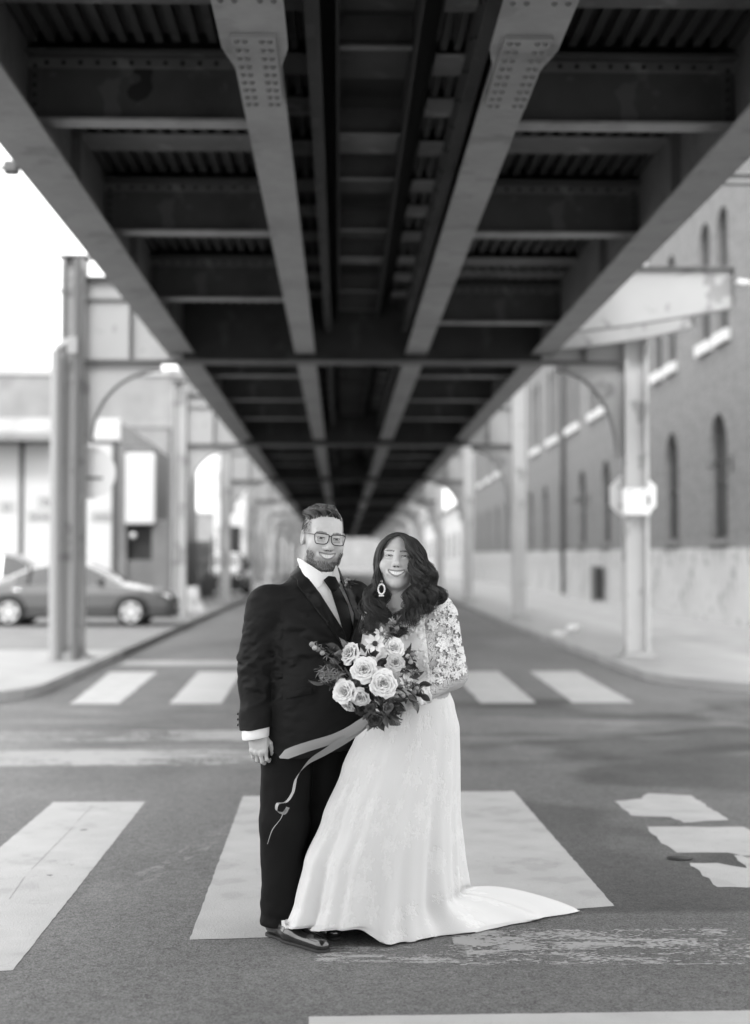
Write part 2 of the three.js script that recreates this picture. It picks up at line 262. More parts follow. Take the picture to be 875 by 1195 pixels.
const bays = [[-2.411, -0.552], [1.164, 3.071]];
const beamGeo = new Map();
for (let k = -7; k < 39; k++) for (let s = 0; s < 2; s++) {
  let Z = 7.5 + 3.65 * k; if (s === 1 && k === 3) Z = 20.15;
  if ((k - 4) % 4 === 0 && k !== 4 + 0) { if (Math.abs(((Z - 22.1) / 14.6) - Math.round((Z - 22.1) / 14.6)) < 0.01) continue; }
  if (k === 4) continue;
  const [a, b] = bays[s], key = s;
  if (!beamGeo.has(key)) beamGeo.set(key, [merge([bx(a, b, 4.975, 5.47, -0.01, 0.01), bx(a, b, 5.471, 5.5, -0.12, 0.12), bx(a + 0.02, a + 0.1, 4.98, 5.465, -0.024, -0.0101), bx(b - 0.1, b - 0.02, 4.98, 5.465, -0.024, -0.0101)]), bx(a, b, 4.95, 4.974, -0.1, 0.1), bx(a, b, 5.38, 5.462, -0.028, -0.0102)]);
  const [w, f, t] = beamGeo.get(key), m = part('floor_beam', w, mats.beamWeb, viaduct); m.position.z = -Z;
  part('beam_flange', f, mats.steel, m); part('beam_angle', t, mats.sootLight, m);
  if (Z > 5 && Z < 26) { const rv = []; for (let x = a + 0.15; x < b - 0.1; x += 0.13) rv.push(V(x, 5.42, 0.029)); for (let y = 5.02; y < 5.4; y += 0.075) for (const x of [a + 0.06, b - 0.06]) rv.push(V(x, y, 0.025)); rivets(m, rv, V(0, 0, 1), mats.sootBlack); }
  if (k === 1 && s === 0) { // bare patch where old paint has flaked off the web
    const c = at(163, 95, 11.13), pts = [[-0.08, -0.13], [-0.02, -0.16], [0.06, -0.12], [0.1, -0.05], [0.085, 0.02], [0.1, 0.1], [0.07, 0.13], [0.03, 0.16], [0.0, 0.12], [-0.04, 0.11], [-0.05, 0.07], [0.0, 0.05], [0.01, 0.01], [-0.02, -0.01], [-0.07, -0.03], [-0.1, -0.08]];
    part('flaked_patch', slab(pts, 0.004).translate(c.x, c.y, 0.0102), mats.sootBlack, m);
  }
}
// deck soffit: pale cross plates on each beam line, ribbed troughs between
{
  const lanes = [[-2.41, -0.55, 0.137], [-0.52, -0.19, 0.11], [0.0, 0.0, 0], [0.74, 0.98, 0.11], [1.18, 3.06, 0.137]];
  const cache = {};
  lanes.forEach(([a, b, pitch], li) => {
    if (!pitch) return;
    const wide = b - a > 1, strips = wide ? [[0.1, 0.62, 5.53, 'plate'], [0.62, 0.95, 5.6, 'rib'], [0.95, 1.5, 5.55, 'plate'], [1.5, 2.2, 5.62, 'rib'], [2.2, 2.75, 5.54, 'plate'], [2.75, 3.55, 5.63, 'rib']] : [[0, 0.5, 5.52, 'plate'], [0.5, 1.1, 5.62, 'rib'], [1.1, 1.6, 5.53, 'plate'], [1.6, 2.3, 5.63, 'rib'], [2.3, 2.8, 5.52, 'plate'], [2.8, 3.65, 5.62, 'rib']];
    for (let k = -1; k < (wide ? 12 : 12); k++) {
      strips.forEach(([z0, z1, y, kind], si) => {
        const key = li + ':' + si;
        if (!cache[key]) {
          const list = [bx(a, b, y, y + 0.012, z0 + 0.004, z1 - 0.004)];
          if (kind === 'rib') for (let x = a + 0.03; x < b - 0.06; x += pitch) list.push(bx(x, x + pitch * 0.45, y - 0.075, y - 0.0005, z0 + 0.006, z1 - 0.006));
          cache[key] = merge(list);
        }
        const m = part(kind === 'rib' ? 'ribbed_trough' : 'deck_plate', cache[key], kind === 'rib' ? mats.sootShade : mats.sootLight, viaduct); m.position.z = -(7.5 + 3.65 * k);
      });
    }
    const far = []; for (let Z = 51.5; Z < Z_B; Z += 3.65) far.push(bx(a, b, 5.56, 5.575, Z, Z + 1.5));
    part('far_deck', far, mats.sootShade, viaduct);
  });
  // centre trough between the inner stringers
  part('trough_wall', bx(-0.035, -0.012, 5.3, 5.72, Z_A, Z_B), mats.sootBlack, viaduct); part('trough_wall', bx(0.54, 0.563, 5.3, 5.72, Z_A, Z_B), mats.sootBlack, viaduct);
  const strut = merge([bx(-0.01, 0.538, 5.42, 5.44, -0.05, 0.05), bx(-0.01, 0.538, 5.441, 5.66, -0.01, 0.01)]), pad = bx(-0.01, 0.538, 5.6, 5.62, 0, 0.7);
  for (let k = 0; k < 60; k++) { const Z = 7.1 + k * 1.83 + (k % 2) * 0.35; part('cross_strut', strut, mats.steelDark, viaduct).position.z = -Z; if (k < 24) part('trough_plate', pad, k % 3 ? mats.sootShade : mats.sootLight, viaduct).position.z = -(Z + 0.5); }
  part('deck', bx(-2.7, 3.3, 5.99, 6.16, Z_A, Z_B), mats.sootShade, viaduct);
  part('deck_underlay', bx(-2.405, 3.05, 5.74, 5.76, Z_A, Z_B), mats.sootBlack, viaduct);
  for (const [x, s] of [[-2.68, 1], [3.28, -1]]) part('parapet', bx(x, x + s * 0.04, 6.162, 7.0, Z_A, Z_B), mats.steelDark, viaduct);
}
// bents: two columns, a deep cross girder and curved knee brackets
function bent(Z, near) {
  const b = new THREE.Group(); b.name = 'bent'; b.position.set(0, 0, -Z); viaduct.add(b); const y0 = gy(Z) + 0.12;
  const XL = -4.04, XR = 4.5;
  for (const [X, s] of [[XL, 1], [XR, -1]]) {
    const col = [bx(X - 0.175, X - 0.15, y0 + 0.12, 6.25, -0.17, 0.17), bx(X + 0.15, X + 0.175, y0 + 0.12, 6.25, -0.17, 0.17), bx(X - 0.149, X + 0.149, y0 + 0.12, 6.24, -0.05, -0.03)];
    for (const d of [-0.148, 0.12]) col.push(bx(X + d, X + d + 0.028, y0 + 0.12, 6.24, -0.165, -0.052));
    const c = part('column', col, X > 0 ? mats.columnPaint : mats.whiteSteel, b);
    part('base_plate', [bx(X - 0.24, X + 0.24, y0 + 0.03, y0 + 0.075, -0.24, 0.24), bx(X - 0.2, X + 0.2, y0 + 0.076, y0 + 0.119, -0.2, 0.2)], mats.whiteSteel, c);
    part('footing', bx(X - 0.32, X + 0.32, y0 - 0.2, y0 + 0.029, -0.32, 0.32), mats.concrete, c);
    part('column_cap', bx(X - 0.22, X + 0.22, 6.251, 6.28, -0.2, 0.2), mats.steelDark, c);
    // knee bracket
    const xi = X + s * 0.176, xe = s > 0 ? -2.72 : 3.32, ylow = s > 0 ? 3.5 : 3.25, yt = 4.655, pts = [[xi, ylow], [xi, yt], [xe, yt]], arc = [];
    const inset = s * 0.1;
    for (let i = 0; i <= 18; i++) { const a = (i / 18) * Math.PI / 2; arc.push([xe - (xe - xi - inset) * Math.sin(a) * 1, yt - 0.09 - (yt - 0.09 - ylow) * (1 - Math.cos(a))]); }
    const poly = [[xi, yt], [xe, yt], ...arc, [xi, ylow]];
    part('knee_bracket', slab(s > 0 ? poly : poly.slice().reverse(), 0.024).translate(0, 0, -0.012), mats.whiteSteel, b);
    const strip = []; for (let i = 0; i < arc.length - 1; i++) { const [ax, ay] = arc[i], [cx2, cy] = arc[i + 1], L = Math.hypot(cx2 - ax, cy - ay), ang = Math.atan2(cy - ay, cx2 - ax); strip.push(new THREE.BoxGeometry(L + 0.012, 0.02, 0.2).rotateZ(ang).translate((ax + cx2) / 2, (ay + cy) / 2 - 0.012, 0)); }
    part('bracket_flange', strip, mats.steel, b);
  }
  const xa = XL + 0.178, xb = XR - 0.178;
  const cg = part('cross_girder', [bx(-2.4, 3.07, 4.70, 5.93, -0.012, 0.012)], mats.sootShade, b);  // under-deck shade is put into this dark span; outer ends stay pale
  part('girder_end', bx(xa, -2.441, 4.70, 5.93, -0.012, 0.012), mats.whiteSteel, b); part('girder_end', bx(3.1, xb, 4.70, 5.93, -0.012, 0.012), mats.whiteSteel, b);
  part('girder_flange', [bx(xa, xb, 4.66, 4.699, -0.16, 0.16)], mats.steelDark, cg);
  part('top_flange', bx(xa, -2.66, 5.931, 5.96, -0.16, 0.16), mats.steelDark, cg); part('top_flange', bx(3.3, xb, 5.931, 5.96, -0.16, 0.16), mats.steelDark, cg);
  part('mid_angle', bx(xa, -2.66, 5.62, 5.65, -0.09, -0.0121), mats.steel, cg); part('mid_angle', bx(3.3, xb, 5.62, 5.65, -0.09, -0.0121), mats.steel, cg);
  for (const x of [-3.2, 3.72]) part('stiffener', [bx(x, x + 0.03, 4.71, 5.61, -0.12, -0.0122)], mats.steelDark, cg);
  return b;
}
for (let Z = -7.1, i = 0; Z < 150; Z += 14.6, i++) bent(Z, i < 5);
// tapered cantilever brackets on the outer face, painted white
for (const [Z, reach, lo] of [[20.15, 5.48, 0], [21.7, 5.3, -0.02]]) {
  const y1 = 5.72, g = part('cantilever_bracket', slab([[3.28, 4.86 + lo], [3.9, 4.93 + lo], [4.6, 5.04 + lo], [reach, 5.2 + lo], [reach, y1], [3.28, y1]], 0.03).translate(0, 0, -Z), mats.whiteSteel, viaduct);
  part('bracket_flange', [bx(3.28, reach + 0.02, y1 + 0.001, y1 + 0.03, Z - 0.12, Z + 0.08)], mats.steelDark, g);
  const low = [[3.28, 4.86 + lo], [3.9, 4.93 + lo], [4.6, 5.04 + lo], [reach, 5.2 + lo]], s = [];
  for (let i = 0; i < 3; i++) { const [ax, ay] = low[i], [cx, cy] = low[i + 1]; s.push(new THREE.BoxGeometry(Math.hypot(cx - ax, cy - ay), 0.022, 0.14).rotateZ(Math.atan2(cy - ay, cx - ax)).translate((ax + cx) / 2, (ay + cy) / 2 - 0.014, -Z)); }
  part('lower_flange', s, mats.steel, g);
  part('end_stiffener', bx(reach + 0.001, reach + 0.02, 5.2 + lo, y1, Z - 0.1, Z + 0.06), mats.steelDark, g);
  if (lo === 0) part('insulator', [cyl(V(reach + 0.021, 5.54, -Z), V(reach + 0.3, 5.54, -Z), 0.02), new THREE.SphereGeometry(0.06, 12, 8).translate(reach + 0.12, 5.54, -Z), new THREE.SphereGeometry(0.05, 12, 8).translate(reach + 0.2, 5.54, -Z)], mats.zinc, g);
}
{ // small outriggers on both outer girders
  const o = part('outrigger', [bx(3.275, 4.6, 5.48, 5.56, 14.7, 14.8), bx(3.275, 4.6, 5.565, 5.58, 14.66, 14.84)], mats.steel, viaduct);
  part('outrigger', [cyl(V(-2.5, 5.62, -14.8), V(-3.5, 5.62, -14.8), 0.018), rbx(0.16, 0.14, 0.14, 0.04, -3.36, 5.62, -14.8)], mats.steelDark, viaduct);
  part('conduit', [cyl(V(-4.24, gy(22) + 0.13, -21.72), V(-4.24, 4.8, -21.72), 0.075), cyl(V(-4.24, 4.8, -21.72), V(-4.02, 4.95, -21.75), 0.07)], mats.pipe, viaduct);
  part('conduit', [cyl(V(-3.93, gy(22) + 0.13, -21.75), V(-3.93, 6.2, -21.75), 0.055), cyl(V(-4.12, 4.9, -21.75), V(-4.12, 6.1, -21.75), 0.025)], mats.steelDark, viaduct);
  part('junction_box', rbx(0.16, 0.26, 0.12, 0.02, -3.99, 4.86, -21.72), mats.pipe, viaduct);
  part('hanger_rod', [cyl(V(-4.5, 5.72, -21.9), V(-4.2, 5.72, -21.9), 0.02), cyl(V(-4.5, 5.69, -21.9), V(-4.5, 5.75, -21.9), 0.035)], mats.steelDark, viaduct);
}
// ---------------------------------------------------------------- brick building along the right pavement
{
  const X = 9.1, Z0 = 20, Z1 = 108, H = 12.6, b = thing('brick_building', 'long brick building with tall arched windows and whitewashed base', 'building');
  const arch = (c, w, y0, y1) => { const p = new THREE.Path(), r = w / 2, rise = w * 0.55, yS = y1 - rise; p.moveTo(c - r, y0); p.lineTo(c + r, y0); p.lineTo(c + r, yS); for (let i = 1; i <= 12; i++) { const a = (i / 12) * Math.PI; p.lineTo(c + r * Math.cos(a), yS + rise * Math.sin(a)); } p.closePath(); return p; };
  const low = [], high = [];
  for (let Z = 24.9; Z < 96; Z += 4.95) low.push([Z, 1.55, 2.27 + 0.0115 * (Z - 34.7), 5.3]);
  for (let Z = 24.3; Z < 95; Z += 5.4) high.push([Z - 0.85, 1.05, 7.18, 10.2], [Z + 0.85, 1.05, 7.18, 10.2]);
  const all = [...low, ...high];
  const wall = slab([[Z0, -0.2], [Z1, -0.2], [Z1, H], [Z0, H]], 0.45, all.map((a) => arch(...a)));
  const place = (g) => { const p = g.attributes.position, n = g.attributes.normal; for (let i = 0; i < p.count; i++) { const u = p.getX(i), y = p.getY(i), d = p.getZ(i); p.setXYZ(i, X + d, y, -u); const nu = n.getX(i), ny = n.getY(i), nd = n.getZ(i); n.setXYZ(i, nd, ny, -nu); } return g; };
  // (u, y, d) -> (x, y, z) = (d, y, -u) keeps handedness
  part('wall', place(wall), mats.brick, b);
  part('rear_block', [bx(X + 0.46, X + 14, -0.2, H - 0.05, Z1 - 0.4, Z1), bx(X + 0.46, X + 14, -0.2, H - 0.05, Z0, Z0 + 0.4), bx(X + 13.6, X + 14, -0.2, H - 0.05, Z0 + 0.41, Z1 - 0.41)], mats.brick, b);
  part('black_backing', [bx(X + 1.2, X + 1.4, 0, H - 0.3, Z0 + 0.5, Z1 - 0.5)], mats.black, b);  // upright black sheet behind the front wall
  part('roof', bx(X, X + 14, H + 0.001, H + 0.2, Z0, Z1), mats.stone, b);
  part('cornice', [bx(X - 0.18, X - 0.002, H - 0.35, H - 0.05, Z0, Z1)], mats.brick, b);
  const base = [[Z0, -0.2], [Z1, -0.2], [Z1, 2.02 + 0.0115 * (Z1 - 32)], [Z0, 2.02 + 0.0115 * (Z0 - 32)]];
  part('whitewashed_base', place(slab(base, 0.05)).translate(-0.053, 0, 0), mats.whitewash, b);
  for (const [c, w, y0, y1] of all) {
    const up = y0 > 6, win = new THREE.Group(); win.name = 'window'; b.add(win);
    const pane = place(slab([[c - w / 2, y0], [c + w / 2, y0], [c + w / 2, y1], [c - w / 2, y1]], 0.02)).translate(0.19, 0, 0); part('pane', pane, up ? mats.paleGlass : mats.glass, win);
    part('frame', [bx(X + 0.14, X + 0.188, y0, y1 - 0.05, c - 0.03, c + 0.03), bx(X + 0.14, X + 0.188, y0, y0 + 0.07, c - w / 2, c + w / 2), bx(X + 0.14, X + 0.188, lerp(y0, y1, 0.45), lerp(y0, y1, 0.45) + 0.07, c - w / 2, c + w / 2), bx(X + 0.14, X + 0.188, y0 + 0.071, y1 - 0.3, c - w / 2, c - w / 2 + 0.07), bx(X + 0.14, X + 0.188, y0 + 0.071, y1 - 0.3, c + w / 2 - 0.07, c + w / 2)], mats.darkFrame, win);
    part('sill', bx(X - 0.12, X - 0.003, y0 - (up ? 0.27 : 0.14), y0 - 0.002, c - w / 2 - 0.12, c + w / 2 + 0.12), up ? mats.stone : mats.brick, win);
  }
  part('downpipe', [cyl(V(X - 0.12, 0.6, -58.6), V(X - 0.12, H - 0.4, -58.6), 0.09), cyl(V(X - 0.12, 0.5, -74), V(X - 0.12, H - 0.4, -74), 0.08)], mats.darkFrame, b);
  for (const [Z, y] of [[33.6, 4.0], [53, 4.1]]) {
    const t = thing('wall_lamp', Z < 40 ? 'small dark wall lamp on bracket beside the nearest arched window' : 'small dark wall lamp farther along the brick wall', 'lamp', [X - 0.002, y, -Z], 0, 'wall lamps on the brick building');
    part('bracket', [bx(-0.03, 0, -0.2, 0.2, -0.06, 0.06), cyl(V(-0.03, 0.05, 0), V(-0.45, 0.05, 0), 0.025)], mats.darkFrame, t); part('lamp_shade', new THREE.LatheGeometry([[0.02, 0.12], [0.06, 0.1], [0.14, -0.04], [0.15, -0.1]].map((p) => new THREE.Vector2(...p)), 14).translate(-0.45, 0, 0), mats.darkFrame, t);
  }
}
{ // things on the right pavement
  const t = thing('utility_cabinet', 'dark metal cabinet standing against the whitewashed wall', 'cabinet', [8.84, gy(50) + 0.13, -50]);
  part('body', rbx(0.34, 1.2, 0.62, 0.02, 0, 0.64, 0), mats.steelDark, t); part('door', [rbx(0.28, 1.05, 0.02, 0.008, 0, 0.64, 0.32)], mats.black, t); part('plinth', new THREE.BoxGeometry(0.36, 0.06, 0.64).translate(0, 0.03, 0), mats.concrete, t);
  const rnd = rng(31);
  [['crumpled white paper scrap by the kerb in front of the columns', 652, 752], ['crumpled white wrapper lying farther from the kerb', 669, 744]].forEach(([label, px, py]) => {
    const [x, Z] = gp(px, py), g = new THREE.IcosahedronGeometry(0.16, 2), p = g.attributes.position;
    for (let i = 0; i < p.count; i++) { const k = 0.6 + 0.7 * noise3(p.getX(i) * 14, p.getY(i) * 14, p.getZ(i) * 14 + px); p.setXYZ(i, p.getX(i) * k, Math.max(-0.05, p.getY(i) * k * 0.5), p.getZ(i) * k); }
    g.computeVertexNormals(); const s = thing('paper_scrap', label, 'litter', [x, gy(Z) + 0.18, -Z], 0, 'litter on the pavement'); part('paper', g, mats.panelWhite, s);
  });
  // stop sign seen from behind on the right-hand column, with a notice on the near face
  const s = thing('stop_sign', 'pale back of an octagonal sign strapped to the right column', 'sign', [4.5, 0, -22.24]);
  const pale = M(0.8, 0.5), oct = Array.from({ length: 8 }, (_, i) => { const a = (i + 0.5) * Math.PI / 4; return [0.385 * Math.cos(a), 0.385 * Math.sin(a)]; });
  part('plate', slab(oct, 0.008, [], 0.002).translate(0, 2.66, -0.05), pale, s); part('strap', [bx(-0.22, 0.22, 2.78, 2.8, 0.02, 0.03), bx(-0.22, 0.22, 2.5, 2.52, 0.02, 0.03)], mats.steelDark, s);
  const n = thing('notice_board', 'white notice plate fixed to the front of the right column', 'sign', [4.46, 2.55, -21.8]);
  part('plate', rbx(0.42, 0.4, 0.02, 0.006, 0, 0, -0.012), pale, n); part('bolt', [new THREE.SphereGeometry(0.018, 8, 6).translate(0.1, 0.15, 0), new THREE.SphereGeometry(0.018, 8, 6).translate(-0.1, 0.15, 0)], mats.steelDark, n);
  part('clip', bx(0.16, 0.2, -0.05, 0.1, -0.02, 0.0), mats.steelDark, n);
  const l = thing('round_sign', 'grey round sign plate behind the left column', 'sign', [-3.82, 0, -22.24]);
  part('plate', new THREE.CylinderGeometry(0.4, 0.4, 0.012, 28).rotateX(Math.PI / 2).translate(0, 3.0, 0), mats.zinc, l); part('strap', bx(-0.3, 0.2, 2.9, 2.94, -0.02, -0.008), mats.steelDark, l);
  const d = thing('flat_debris', 'flat dark scrap lying beside the broken crosswalk stripe', 'debris', [...(() => { const [x, Z] = gp(793, 1002.5); return [x, 0.006, -Z]; })()]);
  part('scrap', new THREE.SphereGeometry(1, 14, 8).scale(0.07, 0.012, 0.05), mats.black, d);
}
// ---------------------------------------------------------------- left side of the street
{
  const gl = gy(46) + 0.1;
  const b = thing('showroom', 'low white panelled dealership front with dark mullions and lettering', 'building', [0, 0, 0]);
  const edges = [-20, -16.9, -13.6, -10.03, -7.12]; // panel joints
  part('wall', bx(-20, -6.95, gl - 0.3, 6.2, 46.1, 56), mats.stucco, b);
  for (let i = 0; i < 4; i++) part('panel', rbx(edges[i + 1] - edges[i] - 0.14, 5.55 - gl - 0.1, 0.06, 0.01, (edges[i] + edges[i + 1]) / 2, (5.55 + gl) / 2, -46.06), mats.panelWhite, b);
  for (let i = 0; i < 5; i++) part('mullion', bx(edges[i] - 0.065, edges[i] + 0.065, gl, 5.58, 45.98, 46.095), mats.darkFrame, b);
  part('awning', slab([[0, 0], [1.4, -0.12], [1.4, 0.12], [0, 0.72]], 11.2).rotateY(-Math.PI / 2).translate(-8.6, 5.62, -46.09), mats.stucco, b);
  part('fascia', bx(-8.55, -6.95, 5.62, 6.3, 45.9, 46.09), mats.panelWhite, b);
  const word = (txt, x, y, h, w) => {
    const c = document.createElement('canvas'); c.width = 512; c.height = 160; const g = c.getContext('2d'); g.fillStyle = '#adadad'; g.fillRect(0, 0, 512, 160); g.fillStyle = '#565656'; g.font = 'bold 118px sans-serif'; g.textAlign = 'center'; g.textBaseline = 'middle'; g.fillText(txt, 256, 82, 490);
    const t = new THREE.CanvasTexture(c); t.colorSpace = THREE.SRGBColorSpace;
    part('lettering', new THREE.PlaneGeometry(w, h).translate(x, y, -46.02), new THREE.MeshStandardMaterial({ map: t, roughness: 0.6 }), b);
  };
  const pAt = (px, py) => at(px, py, 46.02);
  for (const [txt, px, py, w] of [['Parts', 60, 586, 0.95], ['Service', 49, 603, 0.95], ['center', 119, 603, 0.75], ['ICE', 8, 592, 0.55]]) { const q = pAt(px, py); word(txt, q.x, q.y, 0.42, w); }
  const up = thing('warehouse', 'plain pale warehouse rising behind the white showroom', 'building');
  part('wall', bx(-60, -6.0, 0, 9.3, 58, 61), mats.stucco, up); part('coping', bx(-60, -5.9, 9.301, 9.55, 57.9, 61.1), mats.whitewash, up); part('band', bx(-60, -6.02, 7.2, 7.4, 57.94, 57.998), mats.kerb, up);
  for (const x of [-24, -19, -14, -9]) part('pier', bx(x, x + 0.5, 0.4, 7.19, 57.9, 57.998), mats.stucco, up);
  const an = thing('annex', 'small grey annex with hanging white signboard and dark doorway', 'building');
  const ga = gy(45) + 0.06;
  part('wall', [bx(-6.9, -6.64, ga - 0.2, 5.4, 45.4, 50), bx(-5.85, -5.35, ga - 0.2, 3.1, 45.4, 50), bx(-6.639, -5.851, 2.95, 5.4, 45.6, 50), bx(-6.639, -5.851, ga - 0.2, 1.85, 45.55, 46)], mats.lot, an);
  part('door', bx(-6.639, -5.851, 1.851, 2.949, 46, 46.1), mats.black, an); part('signboard', rbx(0.92, 2.2, 0.25, 0.06, -6.2, 4.05, -45.3), mats.panelWhite, an); part('lamp_bracket', [cyl(V(-6.4, 2.6, -45.3), V(-6.4, 2.6, -45.6), 0.03), new THREE.SphereGeometry(0.1, 12, 8).translate(-6.4, 2.6, -45.2)], mats.zinc, an);
  part('pillar', [bx(-5.34, -5.1, ga - 0.2, 5.9, 45.3, 45.6)], mats.steelDark, an);
  const f = thing('picket_fence', 'dark upright fence beyond the second column', 'fence', [-5.3, gy(55) + 0.05, -55]);
  for (let i = 0; i < 8; i++) part('picket', new THREE.BoxGeometry(0.1, 2.2, 0.03).translate(-0.42 + i * 0.115, 1.12, 0), mats.darkFrame, f);
  for (const y of [0.5, 1.8]) part('rail', new THREE.BoxGeometry(1.0, 0.08, 0.04).translate(0, y, -0.04), mats.darkFrame, f); for (const x of [-0.52, 0.52]) part('post', new THREE.BoxGeometry(0.09, 2.4, 0.09).translate(x, 1.2, 0), mats.darkFrame, f);
  const k = thing('white_block', 'white block beside the parked sedan', 'barrier', [-4.25, gy(42) + 0.105, -42]);  // plain white tapered block beside the car
  part('body', slab([[-0.4, 0], [0.4, 0], [0.34, 0.12], [0.22, 0.3], [0.18, 0.68], [-0.18, 0.68], [-0.22, 0.3], [-0.34, 0.12]], 0.5, [], 0.015).translate(0, 0.016, -0.2), mats.whitewash, k);
  const farGlowPaint = M(0.8, 0.85, { map: flakeTex }), rows = [['row_house', 'pale stucco house beyond the lot with dark sash windows', -7.6, -5.7, 88, 120, 9.5], ['row_house', 'farther white stucco house near the street end', -9.5, -6.0, 128, 178, 11]];  // glow of the far street end is put into this paler wall colour
  for (const [n, label, x0, x1, Z0, Z1, H] of rows) {
    const h = thing(n, label, 'building', [0, 0, 0], 0, 'houses down the left side'); part('wall', bx(x0, x1, 0, H, Z0, Z1), farGlowPaint, h); part('cornice', bx(x0, x1 + 0.2, H + 0.001, H + 0.35, Z0 - 0.2, Z1), mats.stucco, h);
    for (let Z = Z0 + 3; Z < Z1 - 3; Z += 5.2) for (const y of [2.2, 5.6]) { const w = part('window', bx(x1 + 0.003, x1 + 0.03, y, y + 1.8, Z, Z + 1.3), mats.zinc, h); part('frame', [bx(x1 + 0.004, x1 + 0.08, y - 0.12, y - 0.001, Z - 0.1, Z + 1.4), bx(x1 + 0.004, x1 + 0.08, y + 1.801, y + 1.92, Z - 0.1, Z + 1.4)], mats.stone, w); }  // street-side panes pale too, to carry the far glow
    for (const x of [x1 - 1.6]) for (const y of [2.4, 5.8]) part('window', bx(x, x + 1.3, y, y + 1.8, Z0 - 0.03, Z0 - 0.003), mats.glass, h);
  }
  const r2 = thing('corner_store', 'low pale building beyond the end of the brick building', 'building'); part('wall', bx(9.4, 24, 0, 6.6, 113, 165), farGlowPaint, r2); part('roof', bx(9.2, 24.2, 6.601, 6.9, 112.8, 165.2), mats.stucco, r2);
  for (let Z = 116; Z < 160; Z += 6) part('window', bx(9.37, 9.397, 2.6, 4.6, Z, Z + 2.4), mats.glass, r2);
  const fe = thing('end_block', 'pale block closing the far end of the street', 'building'); part('wall', bx(-45, 45, 0, 11, 240, 262), mats.stucco, fe); part('roof', bx(-45.3, 45.3, 11.001, 11.4, 239.7, 262.3), mats.stone, fe);
  for (let i = 0; i < 22; i++) for (const y of [4, 7.6]) part('window', bx(-42 + i * 4, -40.4 + i * 4, y, y + 2, 239.94, 239.997), mats.kerb, fe);
  const w1 = thing('overhead_wire', 'thin black cable crossing the white sky', 'wire'); part('cable', tube([at(-40, 208, 30), at(30, 268, 32), at(100, 322, 34.5)], 0.012, 20, 6), mats.black, w1);
}
